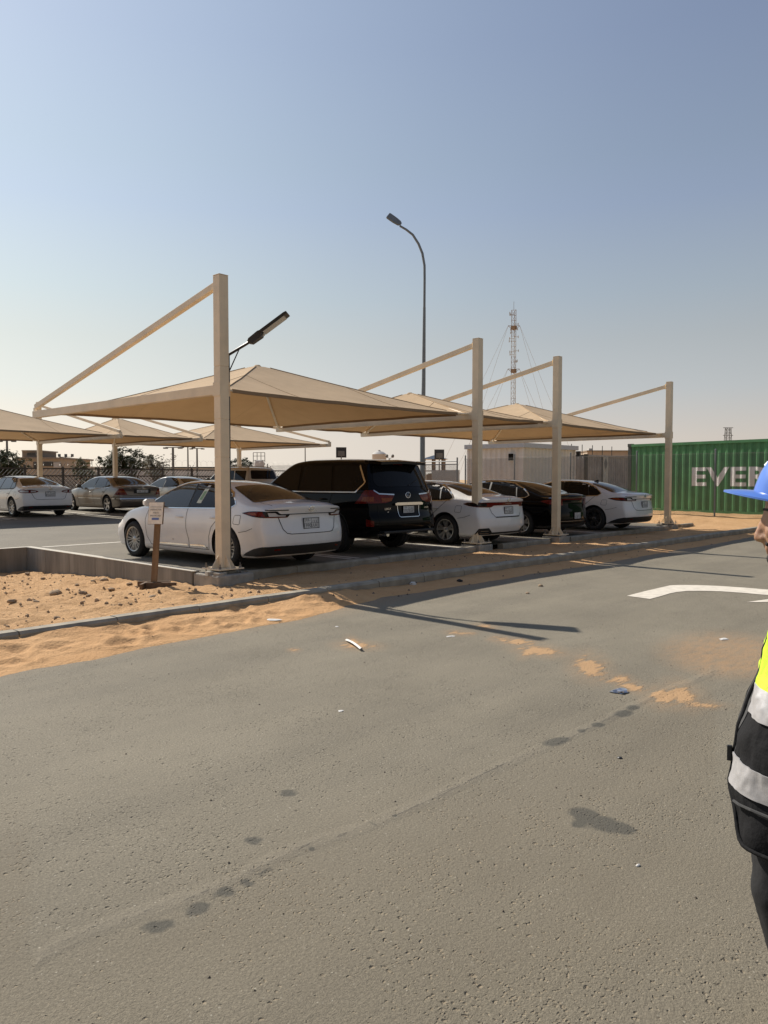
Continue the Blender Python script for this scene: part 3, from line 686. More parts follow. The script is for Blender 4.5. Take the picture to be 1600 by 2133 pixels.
b = MB(); q = [c + ax * a + sd_ * s2 + nn_ * .006 for a, s2 in ((.02, -.12), (.28, -.12), (.28, .12), (.02, .12))]; b.add(q + [x - nn_ * .004 for x in q], [(0, 1, 2, 3), (7, 6, 5, 4), (0, 4, 5, 1), (1, 5, 6, 2), (2, 6, 7, 3), (3, 7, 4, 0)]); b.build('lens', mat('amber_lens', (.45, .33, .2), .3), h2)
# ================================================================== CARS  (local frame: origin under the rear axle, +Y to the nose, left side at -X)
def paint(name, c, flake=0.0, rough=.22, coat=.9, dust=.45):
    m = mat(name, c, rough, metal=flake, coat=coat, var=.03, scale=2.0)
    t = m.node_tree; n = t.nodes; l = t.links; b = n['Principled BSDF']
    b.inputs['Specular IOR Level'].default_value = .16 if max(c) < .02 else .5
    # fine road dust, heavier towards the sills
    tc = n.new('ShaderNodeTexCoord'); sp = n.new('ShaderNodeSeparateXYZ'); l.new(tc.outputs['Object'], sp.inputs[0])
    nz = n.new('ShaderNodeTexNoise'); nz.inputs['Scale'].default_value = 7; nz.inputs['Detail'].default_value = 7; l.new(tc.outputs['Object'], nz.inputs['Vector'])
    mr = n.new('ShaderNodeMapRange'); mr.inputs[1].default_value = .2; mr.inputs[2].default_value = .75; mr.inputs[3].default_value = .75; mr.inputs[4].default_value = .12
    l.new(sp.outputs['Z'], mr.inputs[0])
    mu = n.new('ShaderNodeMath'); mu.operation = 'MULTIPLY'; l.new(mr.outputs[0], mu.inputs[0]); l.new(nz.outputs['Fac'], mu.inputs[1])
    m2 = n.new('ShaderNodeMath'); m2.operation = 'MULTIPLY'; m2.inputs[1].default_value = dust; l.new(mu.outputs[0], m2.inputs[0])
    mx = n.new('ShaderNodeMix'); mx.data_type = 'RGBA'; src = b.inputs['Base Color'].links[0].from_socket
    l.new(m2.outputs[0], mx.inputs[0]); l.new(src, mx.inputs[6]); mx.inputs[7].default_value = (.46, .35, .24, 1); l.new(mx.outputs[2], b.inputs['Base Color'])
    ad = n.new('ShaderNodeMath'); ad.operation = 'MULTIPLY_ADD'; ad.inputs[1].default_value = 1.2; ad.inputs[2].default_value = rough; l.new(m2.outputs[0], ad.inputs[0]); l.new(ad.outputs[0], b.inputs['Roughness'])
    return m
P_WHITE = paint('white_car_paint', (.76, .755, .74), 0, .3, .8)
P_BLACK = paint('black_car_paint', (.003, .003, .0032), 0, .06, .0, .012)
P_GREY = paint('grey_metallic_paint', (.155, .135, .115), .55, .32, .8, .2)
P_SILVER = paint('champagne_metallic_paint', (.42, .39, .34), .5, .34, .8, .2)
P_BEIGE = paint('beige_metallic_paint', (.46, .41, .33), .3, .36, .7, .3)
C_GLASS = mat('tinted_glass', (.008, .008, .008), .04, var=.1, spec=.2, coat=.0)
C_GLASS2 = mat('side_glass', (.025, .028, .025), .04, var=.1, spec=.5)
C_GLASSB = mat('dusty_rear_glass', (.03, .024, .018), .12, var=.15, spec=.35, scale=4)
C_BLK = mat('black_plastic_trim', (.012, .012, .012), .55, var=.2)
C_GAP = mat('panel_gap', (.01, .01, .01), .9)
C_CHROME = mat('chrome_trim', (.72, .72, .70), .12, metal=1.0, var=.03)
C_RUB = mat('tyre_rubber', (.018, .017, .016), .85, var=.3, scale=20, bump=.2)
C_RIM = mat('silver_alloy', (.46, .45, .43), .3, metal=.75, var=.06)
C_RIMD = mat('dark_alloy', (.09, .088, .085), .3, metal=.7, var=.06)
C_DISC = mat('brake_disc', (.05, .05, .05), .5, metal=.5)
C_RED = mat('red_lamp_lens', (.13, .008, .004), .12, var=.35, scale=30, spec=.3)
C_AMB = mat('amber_lamp_lens', (.24, .055, .012), .12, var=.45, scale=55, spec=.3)
C_SMK = mat('smoked_lamp_lens', (.014, .011, .011), .08, var=.3, spec=.35)
C_CLR = mat('clear_lamp_lens', (.55, .55, .55), .06, var=.1, coat=.6)
C_PLATE = mat('plate_white', (.62, .62, .60), .5, var=.05)
C_INK = mat('plate_ink', (.03, .03, .03), .6)
C_WELL = mat('wheel_well', (.008, .008, .008), .95)

def body_shape(sp, ny=124, nx=26, nz=26):
    Lr, wb, Lf, hw = sp['Lr'], sp['wb'], sp['Lf'], sp['hw']; y0, y1 = -Lr, wb + Lf
    prof = sp.get('side', [(.16, .10), (.24, .04), (.34, .032), (.5, .012), (.62, .0), (.74, .004), (.84, .018), (.93, .05)])
    zr, rhw = sp['zroof'], sp['rhw']; ym = sp.get('ymid', 1.1)
    def T(y, t):
        q = t * t; k = sp.get('bow', .20)
        ye = y + k * q * smooth01((y - ym) / .7) - k * .9 * q * smooth01((ym - y) / .9)
        return sinterp(sp['top'], ye) - .022 * q - .03 * q ** 4
    def Wd(y, z):
        p = hw * sinterp(sp['plan'], y); bl = interp(sp['belt'], y)
        if z <= bl: return p - interp(prof, z * sp.get('beltref', .93) / bl)
        tt = (z - bl) / (zr - bl); return lerp(p - prof[-1][1], rhw, min(1.15, tt ** sp.get('tumb', 1.12)))
    idx = {}; vs = []
    def V(i, j, k):
        key = (i, j, k)
        if key in idx: return idx[key]
        s = i / ny; t = -1 + 2 * j / nx; h = k / nz
        yn = lerp(y0, y1, s); zb = interp(sp['zbot'], yn)
        z = lerp(zb, T(yn, t), h); zs = lerp(zb, T(yn, 1), h); x = t * Wd(yn, zs)
        q = abs(x / hw) ** 2.6; y = yn
        dr = yn - y0
        if dr < .9: y += (interp(sp['rear'], z) + sp.get('rbow', .2) * q) * (1 - dr / .9) ** 2
        df = y1 - yn
        if df < .9: y -= (interp(sp['front'], z) + sp.get('fbow', .34) * q) * (1 - df / .9) ** 2
        idx[key] = len(vs); vs.append((x, y, z)); return idx[key]
    fs = []
    for i in range(ny):
        for j in range(nx):
            fs.append((V(i, j, 0), V(i, j + 1, 0), V(i + 1, j + 1, 0), V(i + 1, j, 0))); fs.append((V(i, j, nz), V(i + 1, j, nz), V(i + 1, j + 1, nz), V(i, j + 1, nz)))
        for k in range(nz):
            fs.append((V(i, 0, k), V(i + 1, 0, k), V(i + 1, 0, k + 1), V(i, 0, k + 1))); fs.append((V(i, nx, k), V(i, nx, k + 1), V(i + 1, nx, k + 1), V(i + 1, nx, k)))
    for j in range(nx):
        for k in range(nz):
            fs.append((V(0, j, k), V(0, j, k + 1), V(0, j + 1, k + 1), V(0, j + 1, k))); fs.append((V(ny, j, k), V(ny, j + 1, k), V(ny, j + 1, k + 1), V(ny, j, k + 1)))
    me = bpy.data.meshes.new('body'); me.from_pydata(vs, [], fs)
    bm = bmesh.new(); bm.from_mesh(me)
    for _ in range(sp.get('smooth', 3)): bmesh.ops.smooth_vert(bm, verts=bm.verts[:], factor=.5, use_axis_x=True, use_axis_y=True, use_axis_z=True)
    bmesh.ops.recalc_face_normals(bm, faces=bm.faces[:]); bm.to_mesh(me)
    bvh = BVHTree.FromBMesh(bm); bm.free()
    return me, bvh
RAY = {'L': (Vector((-4, 0, 0)), Vector((1, 0, 0)), lambda a, b: Vector((-4, a, b))), 'R': (None, Vector((-1, 0, 0)), lambda a, b: Vector((4, a, b))),
       'B': (None, Vector((0, 1, 0)), lambda a, b: Vector((a, -6, b))), 'F': (None, Vector((0, -1, 0)), lambda a, b: Vector((a, 8, b))), 'T': (None, Vector((0, 0, -1)), lambda a, b: Vector((a, b, 5)))}
class Car:
    def __init__(s, name, label, cat, sp, body_mat, loc, rz=0.0, group=None):
        s.sp = sp; s.root = thing(name, label, cat, loc, rz, group)
        me, s.bvh = body_shape(sp)
        me.materials.append(body_mat); me.materials.append(C_WELL)
        body = link('body', me)
        cut = MB(); r = sp['r'] + sp.get('arch', .05)
        for y in (0, sp['wb']):
            for sx in (-1, 1): cut.lathe([(0, -.30), (r, -.30), (r, .4), (0, .4)], 40, (sx * (sp['hw']), y, sp['r'] + .01), axis='X')
        cme = cut.mesh('cut', [C_WELL]); bm = bmesh.new(); bm.from_mesh(cme); bmesh.ops.remove_doubles(bm, verts=bm.verts[:], dist=1e-5); bmesh.ops.recalc_face_normals(bm, faces=bm.faces[:]); bm.to_mesh(cme); bm.free()
        co = link('cut', cme)
        md = body.modifiers.new('b', 'BOOLEAN'); md.operation = 'DIFFERENCE'; md.object = co; md.solver = 'EXACT'; md.material_mode = 'TRANSFER'
        dg = bpy.context.evaluated_depsgraph_get(); me2 = bpy.data.meshes.new_from_object(body.evaluated_get(dg))
        body.modifiers.clear(); body.data = me2; me2.name = 'body'
        bpy.data.objects.remove(co)
        me2.polygons.foreach_set('use_smooth', [True] * len(me2.polygons)); me2.set_sharp_from_angle(angle=R(38))
        body.parent = s.root; s.body = body; s.M = body_mat
    def hit(s, ax, a, b):
        if ax[0] == 'C':                 # wrapped round a rear corner: a = degrees from straight back, b = height
            sg = -1 if ax[1] == 'L' else 1; t = R(a); o = Vector((sg * .42, -.5, b)); d = Vector((sg * math.sin(t), -math.cos(t), 0))
            p, n, i, dist = s.bvh.ray_cast(o, d)
            if p is None: p, n, i, dist = s.bvh.find_nearest(o + d * .5)
            return p, (n if n.dot(d) > 0 else -n)
        _, d, fo = RAY[ax]; o = fo(a, b); p, n, i, dist = s.bvh.ray_cast(o, d)
        if p is None:
            q = o.copy()
            if ax in 'LR': q.x = math.copysign(s.sp['hw'] * .9, q.x)
            elif ax == 'B': q.y = -s.sp['Lr'] + .1
            elif ax == 'F': q.y = s.sp['wb'] + s.sp['Lf'] - .1
            p, n, i, dist = s.bvh.find_nearest(q)
        if n.dot(d) > 0: n = -n
        return p, n
    def patch(s, name, ax, poly, material, off=.004, parent=None, cell=.06, label=None):
        bm = bmesh.new(); vs = [bm.verts.new((a, b, 0)) for a, b in poly]; bm.faces.new(vs)
        for k in (0, 1):
            step = (3.0 if k == 0 else .03) if ax[0] == 'C' else cell
            lo = min(p[k] for p in poly); hi = max(p[k] for p in poly); x = lo + step
            nrm = (1, 0, 0) if k == 0 else (0, 1, 0)
            while x < hi - .005:
                bmesh.ops.bisect_plane(bm, geom=bm.verts[:] + bm.edges[:] + bm.faces[:], plane_co=(x if k == 0 else 0, x if k == 1 else 0, 0), plane_no=nrm, dist=1e-5); x += step
        bmesh.ops.triangulate(bm, faces=bm.faces[:])
        for v in bm.verts:
            p, n = s.hit(ax, v.co.x, v.co.y); v.co = p + n * off
        bm.normal_update()
        for f in bm.faces:
            d = RAY[ax][1] if ax[0] != 'C' else (Vector((0, -.5, f.calc_center_median().z)) - f.calc_center_median())
            if f.normal.dot(d) > 0: f.normal_flip()
            f.smooth = True
        me = bpy.data.meshes.new(name); bm.to_mesh(me); bm.free(); me.materials.append(material)
        o = link(name, me, parent or s.root)
        if label: o['label'] = label
        return o
    def strip(s, name, ax, pts, w, material, off=.0035, parent=None, seg=.04, closed=False):
        pp = [Vector((*p, 0)) for p in pts]; out = []
        for a, b in zip(pp, pp[1:]):
            n = max(1, int((b - a).length / (seg if ax[0] != 'C' else 3.0)))
            for k in range(n): out.append(a.lerp(b, k / n))
        out.append(pp[-1])
        vs = []; N = len(out)
        for i, p in enumerate(out):
            t = (out[min(i + 1, N - 1)] - out[max(i - 1, 0)]); t = t.normalized() if t.length > 1e-6 else Vector((1, 0, 0)); q = Vector((-t.y, t.x, 0)) * w / 2
            if ax[0] == 'C': q = Vector((0, w / 2, 0))
            for e in (-1, 1):
                c = p + q * e; h, n = s.hit(ax, c.x, c.y); vs.append(h + n * off)
        b = MB(); b.add(vs, [(2 * i, 2 * i + 1, 2 * i + 3, 2 * i + 2) for i in range(N - 1)])
        me = b.mesh(name, material)
        for f in me.polygons: pass
        bm = bmesh.new(); bm.from_mesh(me); bm.normal_update()
        for f in bm.faces:
            d = RAY[ax][1] if ax[0] != 'C' else (Vector((0, -.5, f.calc_center_median().z)) - f.calc_center_median())
            if f.normal.dot(d) > 0: f.normal_flip()
            f.smooth = True
        bm.to_mesh(me); bm.free()
        return link(name, me, parent or s.root)
    def both(s, fn, name, pts, *a, **k):
        o = fn(name, 'L', pts, *a, **k); fn(name, 'R', pts, *a, **k); return o
    def frame(s, ax, a, b, off=.006):       # matrix placing flat art on the body
        p, n = s.hit(ax, a, b); d = RAY[ax][1]
        n = (-d * .75 + n * .25).normalized() if ax != 'T' else n
        up = Vector((0, 0, 1)); up = (up - n * up.dot(n)).normalized(); rt = up.cross(n)
        M = Matrix((rt, up, n)).transposed().to_4x4(); M.translation = p + n * off
        return M
    def text(s, ax, a, b, txt, size, material, off=.006, space=1.0, sx=1.0, parent=None, name='lettering'):
        return text(name, txt, size, material, parent or s.root, s.frame(ax, a, b, off), space=space, sx=sx)
    def plate(s, a, b, w=.34, h=.165, rows=(('1990', 'UUR'), ), top=None, ax='B', off=.012, seed=0):
        M = s.frame(ax, a, b, off); me = MB(); me.box((0, 0, -.004), (w, h, .008)); m = me.mesh('number_plate', C_PLATE); m.transform(M); pl = link('number_plate', m, s.root)
        f = MB()
        for c, d in (((0, h / 2), (w + .016, .009)), ((0, -h / 2), (w + .016, .009)), ((-w / 2, 0), (.009, h)), ((w / 2, 0), (.009, h))): f.box((c[0], c[1], -.001), (d[0], d[1], .014))
        m = f.mesh('plate_frame', C_BLK); m.transform(M); link('plate_frame', m, pl)
        g = MB(); g.box((0, 0, .0012), (w, .005, .001)); g.box((.0, 0, .0014), (.004, h, .001)); g.box((w / 2 - .035, 0, .0014), (.004, h, .001)); m = g.mesh('plate_lines', C_INK); m.transform(M); link('plate_lines', m, pl)
        u, l = rows
        for (tx, ty, tt, sz) in ((-w / 4, h / 4, u[0], .46), (w * .19, h / 4, u[1], .42), (-w / 4, -h / 4, l[0], .50), (w * .19, -h / 4, l[1], .44)):
            t = text_mesh(tt, h * sz, space=1.05); xs_ = [v.co.x for v in t.vertices] or [0]; wd = max(xs_) - min(xs_); k = min(1.0, (w * (.46 if tx < 0 else .34)) / max(wd, 1e-4))
            t.transform(Matrix.Diagonal((k, 1, 1, 1))); t.transform(M @ Matrix.Translation((tx, ty, .0018))); t.materials.clear(); t.materials.append(C_INK); link('plate_text', t, pl)
        return pl
    def wheels(s, style='multi', rim=C_RIM, width=.215, only_left=False):
        r = s.sp['r']; rr = r * s.sp.get('rimk', .70); w = width
        rm = MB()   # local: axle along X, outer face at -X
        rm.lathe([(rr, -w / 2 + .012), (rr, -w / 2), (rr * .93, -w / 2 + .006), (rr * .90, -w / 2 + .04), (rr * .9, w / 2)], 40, axis='X')
        rm.lathe([(0, -w / 2 + .012), (.03, -w / 2 + .012), (.045, -w / 2 + .02), (.065, -w / 2 + .035), (.07, -w / 2 + .07)], 20, axis='X')
        def spoke(a0, a1, w0, w1, x0=-w / 2 + .028, x1=-w / 2 + .016, r0=.05, r1=rr * .93):
            vs = []
            for (rad, an, ww, xx) in ((r0, a0, w0, x0), (r1, a1, w1, x1)):
                c, sn = math.cos(an), math.sin(an)
                for e, dx in ((-1, 0), (1, 0), (1, .03), (-1, .03)):
                    vs.append((xx + dx, rad * c - e * ww / 2 * sn, rad * sn + e * ww / 2 * c))
            rm.add(vs, [(0, 1, 5, 4), (1, 2, 6, 5), (2, 3, 7, 6), (3, 0, 4, 7)])
        if style == 'multi':
            for k in range(10):
                a = 2 * math.pi * k / 10
                spoke(a - .10, a - .13, .016, .019); spoke(a + .10, a + .13, .016, .019)
        elif style == 'split':
            for k in range(5):
                a = 2 * math.pi * k / 5 + .3
                spoke(a, a - .30, .055, .026); spoke(a, a + .30, .055, .026); spoke(a - .08, a - .12, .02, .018, r0=.12); spoke(a + .08, a + .12, .02, .018, r0=.12)
        elif style == 'ten':
            for k in range(10):
                a = 2 * math.pi * k / 10; spoke(a, a, .03, .034)
        else:
            for k in range(5):
                a = 2 * math.pi * k / 5 + .2; spoke(a, a, .085, .07)
        rme = rm.mesh('wheel', rim); bm = bmesh.new(); bm.from_mesh(rme); bmesh.ops.recalc_face_normals(bm, faces=bm.faces[:]); bm.to_mesh(rme); bm.free()
        rme.polygons.foreach_set('use_smooth', [True] * len(rme.polygons)); rme.set_sharp_from_angle(angle=R(35))
        ty = MB(); sw = r - rr
        ty.lathe([(rr * .985, -w / 2 + .012), (rr + sw * .25, -w / 2 - .006), (rr + sw * .6, -w / 2 - .004), (r - .018, -w / 2 + .012), (r - .004, -w / 2 + .035), (r, -w * .2), (r - .006, -w * .19), (r - .006, -w * .15), (r, -w * .14), (r, w * .14), (r - .006, w * .15), (r - .006, w * .19), (r, w * .2), (r - .004, w / 2 - .035), (r - .018, w / 2 - .012), (rr, w / 2 - .012)], 48, axis='X')
        tme = ty.mesh('tyre', C_RUB); tme.polygons.foreach_set('use_smooth', [True] * len(tme.polygons))
        dk = MB(); dk.lathe([(0, -w / 2 + .075), (rr * .62, -w / 2 + .075), (rr * .62, -w / 2 + .1), (rr * .9, .02)], 24, axis='X'); dme = dk.mesh('brake_disc', C_DISC)
        for y in (0, s.sp['wb']):
            for sx in (-1, 1):
                wo = link('wheel', rme, s.root); wo.location = (sx * (s.sp['hw'] - w / 2 - .018), y, r)
                if sx > 0: wo.rotation_euler = (0, 0, math.pi)
                link('tyre', tme, wo); link('brake_disc', dme, wo)
    def handle(s, y, z, material=None):
        for ax in 'LR':
            p, n = s.hit(ax, y, z); b = MB(); d = Vector((0, 1, 0)); pts = [p + d * .10 + n * .004, p + d * .085 + n * .03, p - d * .075 + n * .034, p - d * .10 + n * .006]
            b.tube(pts, [.010, .013, .013, .010], 8); b.build('door_handle', material or s.M, s.root, smooth=50)
    def mirror(s, y, z, material=None):
        for ax, sg in (('L', -1), ('R', 1)):
            p, n = s.hit(ax, y, z); b = MB(); c = Vector((sg * (s.sp['hw'] + .10), y - .02, z + .07))
            pr = []
            for k in range(7):
                t = k / 6; yy = .09 - .17 * t; sc = math.sqrt(max(0.05, 1 - (1 - t) ** 2.2)); pr.append((yy, sc))
            vs = []; n0 = 12
            for yy, sc in pr:
                for q in range(n0):
                    a = 2 * math.pi * q / n0; ca, sa = math.cos(a), math.sin(a); e = (abs(ca) ** 4 + abs(sa) ** 4) ** -.25
                    vs.append(c + Vector((ca * e * .105 * sc, yy, sa * e * .072 * sc)))
            fs = [(i * n0 + q, i * n0 + (q + 1) % n0, (i + 1) * n0 + (q + 1) % n0, (i + 1) * n0 + q) for i in range(6) for q in range(n0)] + [tuple(range(n0 - 1, -1, -1)), tuple(6 * n0 + q for q in range(n0))]
            b.add(vs, fs); b.tube([p - n * .02, c + Vector((-sg * .07, .02, -.05))], .022, 8)
            b.build('door_mirror', material or C_BLK, s.root, smooth=40)
    def fin(s, y, material):
        p, n = s.hit('T', 0, y); b = MB(); b.prism([(-.09, -.01), (.08, -.01), (.05, .015), (-.06, .06), (-.085, .05)], -.018, .018, fn=lambda a, z, k: (k, p.y + a, p.z + z)); b.build('roof_fin', material, s.root, bevel=.005)
    def ring_badge(s, ax, a, b, rx, rz_, kind='oval'):
        M = s.frame(ax, a, b, .008); m = MB(); n = 28
        def ell_(cx, cy, ax_, ay, r): m.tube([Vector((cx + ax_ * math.cos(2 * math.pi * k / n), cy + ay * math.sin(2 * math.pi * k / n), 0)) for k in range(n)], r, 6, closed=True)
        ell_(0, 0, rx, rz_, .007)
        if kind == 'oval': ell_(0, rz_ * .12, rx * .34, rz_ * .78, .005); ell_(0, rz_ * .42, rx * .68, rz_ * .36, .005)
        elif kind == 'L': m.tube([Vector((rx * .12, rz_ * .62, 0)), Vector((-rx * .38, -rz_ * .42, 0)), Vector((rx * .72, -rz_ * .42, 0))], .009, 6)
        elif kind == 'star':
            for q in range(3): m.tube([Vector((0, 0, 0)), Vector((rx * math.sin(q * 2.094), rz_ * math.cos(q * 2.094), 0))], .006, 6)
        elif kind == 'H': m.tube([Vector((-.4 * rx, -.5 * rz_, 0)), Vector((-.15 * rx, .5 * rz_, 0))], .006, 6); m.tube([Vector((.15 * rx, -.5 * rz_, 0)), Vector((.4 * rx, .5 * rz_, 0))], .006, 6); m.tube([Vector((-.3 * rx, 0, 0)), Vector((.3 * rx, 0, 0))], .006, 6)
        me = m.mesh('badge', C_CHROME); me.transform(M); link('badge', me, s.root)

SEDAN = dict(Lr=1.12, wb=2.825, Lf=.97, hw=.92, zroof=1.44, rhw=.555, r=.335, bow=.2, ymid=1.15,
    top=[(-1.12, 1.035), (-1.04, 1.068), (-.85, 1.085), (-.56, 1.115), (-.15, 1.245), (.25, 1.352), (.6, 1.408), (1.05, 1.441), (1.4, 1.445), (1.75, 1.415), (2.0, 1.35), (2.38, 1.17), (2.74, 1.0), (3.1, .945), (3.45, .865), (3.65, .78), (3.80, .66)],
    belt=[(-1.12, .935), (0, .955), (1.2, .935), (2.6, .90), (3.3, .78), (3.8, .62)],
    plan=[(-1.12, .955), (-.8, .985), (-.3, .998), (.5, 1.0), (2.4, 1.0), (2.9, .985), (3.3, .955), (3.8, .87)],
    zbot=[(-1.12, .235), (-.7, .19), (0, .17), (3.0, .17), (3.8, .2)],
    rear=[(.2, .12), (.3, .05), (.42, .0), (.6, .005), (.7, .03), (.85, .055), (.96, .03), (1.03, .0), (1.1, .05)],
    front=[(.2, .08), (.4, 0), (.55, .0), (.66, .05), (.8, .2)])
def roundpoly(pts, r=.03, n=3):
    out = []; N = len(pts)
    for i in range(N):
        p = Vector(pts[i]); a = Vector(pts[i - 1]) - p; b = Vector(pts[(i + 1) % N]) - p; ra = min(r, a.length * .45); rb = min(r, b.length * .45)
        p0 = p + a.normalized() * ra; p1 = p + b.normalized() * rb
        for k in range(n + 1):
            t = k / n; q = p0 * (1 - t) ** 2 + p * 2 * t * (1 - t) + p1 * t * t; out.append((q.x, q.y))
    return out
def sedan_common(c, glass=C_GLASS2, gl_rear=C_GLASS, back=C_GLASSB, chrome=C_CHROME, chrome_low=True, dz=0.0, rwin=None, style='c'):
    fw = [(2.36, .957), (2.0, 1.175), (1.74, 1.288), (1.46, 1.352), (1.155, 1.376), (1.10, .975)]
    rw_ = [(1.05, .975), (1.095, 1.378), (.75, 1.372), (.42, 1.328), (.32, 1.30), (.20, .992)]
    qw = [(.165, .995), (.275, 1.285), (.06, 1.20), (-.10, 1.10), (-.15, 1.05), (-.06, 1.005)]
    dlo = [(2.43, .945), (2.0, 1.196), (1.74, 1.31), (1.46, 1.374), (1.1, 1.397), (.75, 1.391), (.42, 1.347), (.06, 1.222), (-.12, 1.11), (-.185, 1.045), (-.09, .988), (.2, .974), (1.1, .957), (2.43, .938)]
    for ax in 'LR':
        c.patch('pillar_trim', ax, dlo, C_BLK, .003)
        c.patch('window', ax, roundpoly(fw, .02), glass, .006); c.patch('window', ax, roundpoly(rw_, .02), gl_rear, .006); c.patch('window', ax, roundpoly(qw, .02), gl_rear, .006)
        c.strip('window_trim', ax, dlo + [dlo[0]], .016, chrome, .008)
        for pts in ([(2.30, .93), (2.37, .72), (2.34, .42), (2.22, .275)], [(1.09, .955), (1.085, .62), (1.03, .42), (1.03, .275)], [(-.02, .985), (.12, .86), (.36, .66), (.44, .5), (.47, .275)], [(2.22, .275), (.47, .275)]):
            c.strip('door_seam', ax, pts, .009, C_GAP)
        c.strip('bumper_seam', ax, [(-.36, .60), (-.55, .63), (-.70, .68)], .007, C_GAP)
        if chrome_low: c.strip('sill_trim', ax, [(2.15, .315), (1.07, .325)], .03, chrome, .008); c.strip('sill_trim', ax, [(1.0, .326), (.62, .335), (.5, .30)], .03, chrome, .008)
    b = roundpoly([(-.50, .28), (.50, .28), (.585, .02), (.69, -.48), (.63, -.535), (-.63, -.535), (-.69, -.48), (-.585, .02)], .06)
    c.patch('rear_window', 'T', b, back, .005)
    f = roundpoly([(-.52, 1.80), (.52, 1.80), (.66, 2.3), (.74, 2.58), (0, 2.72), (-.74, 2.58), (-.66, 2.3)], .05)
    c.patch('windscreen', 'T', f, C_GLASS, .005)
    c.handle(1.28, .80); c.handle(.28, .815); c.mirror(2.13, .965, c.M)
    hl = [(3.28, .70), (3.62, .60), (3.7, .62), (3.58, .70), (3.3, .765)]
    for ax in 'LR': c.patch('headlight', ax, hl, C_CLR, .006)
    c.patch('grille', 'F', [(-.5, .28), (.5, .28), (.6, .5), (-.6, .5)], C_BLK, .006)
    for sx in (-1, 1): c.strip('boot_seam', 'T', [(sx * .63, -.56), (sx * .665, -.72), (sx * .66, -.90)], .008, C_GAP)
def fuel_door(c, y=-.30, z=.80, w=.17, h=.15):
    q = roundpoly([(y - w / 2, z - h / 2), (y + w / 2, z - h / 2 + .01), (y + w / 2 - .03, z + h / 2), (y - w / 2 - .02, z + h / 2)], .03); c.strip('fuel_door', 'L', q + [q[0]], .007, C_GAP)
def diffuser(c, zt=.405):
    c.patch('rear_diffuser', 'B', [(-.62, zt), (.62, zt), (.62, .262), (-.62, .262)], C_BLK, .007)
    for ax in ('CL', 'CR'): c.patch('bumper_corner', ax, [(17, zt), (48, zt - .01), (66, zt - .05), (88, .285), (100, .235), (60, .235), (30, .258), (17, .262)], C_BLK, .0075)
    for sx in (-1, 1): c.strip('reflector', 'B', [(sx * .60, .35), (sx * .70, .345)], .025, C_RED, .01)
def new_sedan(c, rows, dark_wheels=False, letters='CAMRY'):
    sedan_common(c); fuel_door(c); diffuser(c)
    for ax in ('CL', 'CR'):
        c.patch('tail_light', ax, roundpoly([(101, .913), (86, .936), (68, .948), (24, .950), (19, .908), (0, .902), (4, .850), (30, .846), (52, .850), (68, .862), (88, .892)], 2.0, 2), C_SMK, .006)
        c.patch('red_lens', ax, [(96, .912), (84, .928), (64, .938), (48, .938), (44, .872), (60, .868), (76, .884)], C_RED, .008)
        c.patch('indicator', ax, [(86, .909), (76, .920), (62, .926), (58, .882), (70, .886)], C_AMB, .0095)
        c.patch('reverse_light', ax, [(40, .926), (28, .926), (22, .890), (8, .884), (9, .868), (38, .868)], C_CLR, .008)
        c.strip('red_line', ax, [(46, .857), (5, .858)], .012, C_RED, .0085)
        c.strip('light_line', ax, [(44, .966), (4, .968)], .016, C_BLK, .008)
    seam = [(-.62, .845), (-.56, .66), (-.50, .60), (-.42, .585), (.42, .585), (.50, .60), (.56, .66), (.62, .845)]
    c.strip('boot_seam', 'B', seam, .011, C_GAP, .005)
    c.strip('boot_lip', 'B', [(-.56, .90), (0, .905), (.56, .90)], .012, C_GAP, .006)
    c.ring_badge('B', 0, .985, .052, .036); c.text('B', 0, .932, letters, .038, C_CHROME, .008, space=2.6)
    c.text('B', -.44, .625, 'LE', .028, C_CHROME, .008, space=1.2)
    c.plate(0, .745, .335, .165, rows)
    c.wheels('multi' if not dark_wheels else 'split', C_RIM if not dark_wheels else C_RIMD)
G1 = 'cars parked under the road-side canopies'; G2 = 'cars parked under the far canopies'
def at_bay(u, v): return (u, v, pz(v) + .002 - 0.0085 * 0)
# -- white sedan in the first bay
c = Car('parked_car', 'white sedan in the corner bay with green paper sticker on rear door glass', 'car', SEDAN, P_WHITE, at_bay(1.35, .60), R(1.6), G1)
new_sedan(c, (('١٩٩٠', 'ر و و'), ('1990', 'UUR')))
st = c.patch('window_sticker', 'L', [(.77, 1.045), (.90, 1.045), (.86, 1.29), (.74, 1.29)], mat('sticker_paper', (.62, .66, .55), .6), .008)
c.patch('sticker_print', 'L', [(.785, 1.10), (.865, 1.10), (.84, 1.245), (.765, 1.245)], mat('sticker_green', (.22, .36, .20), .6), .010, st)
c.patch('sticker_tag', 'L', [(.75, 1.315), (.83, 1.315), (.82, 1.345), (.745, 1.345)], C_PLATE, .008)
c.text('L', 1.50, .40, 'HEV', .03, C_CHROME, .006)
CAR1 = c
# -- white sedan in the end bay
c = Car('parked_car', 'white sedan with black roof fin and dark wheels in the end bay', 'car', SEDAN, P_WHITE, at_bay(13.95, .62), R(-.5), G1)
new_sedan(c, (('٤٣٧١', 'ب د ر'), ('4371', 'RDB')), True); c.fin(.42, C_BLK)
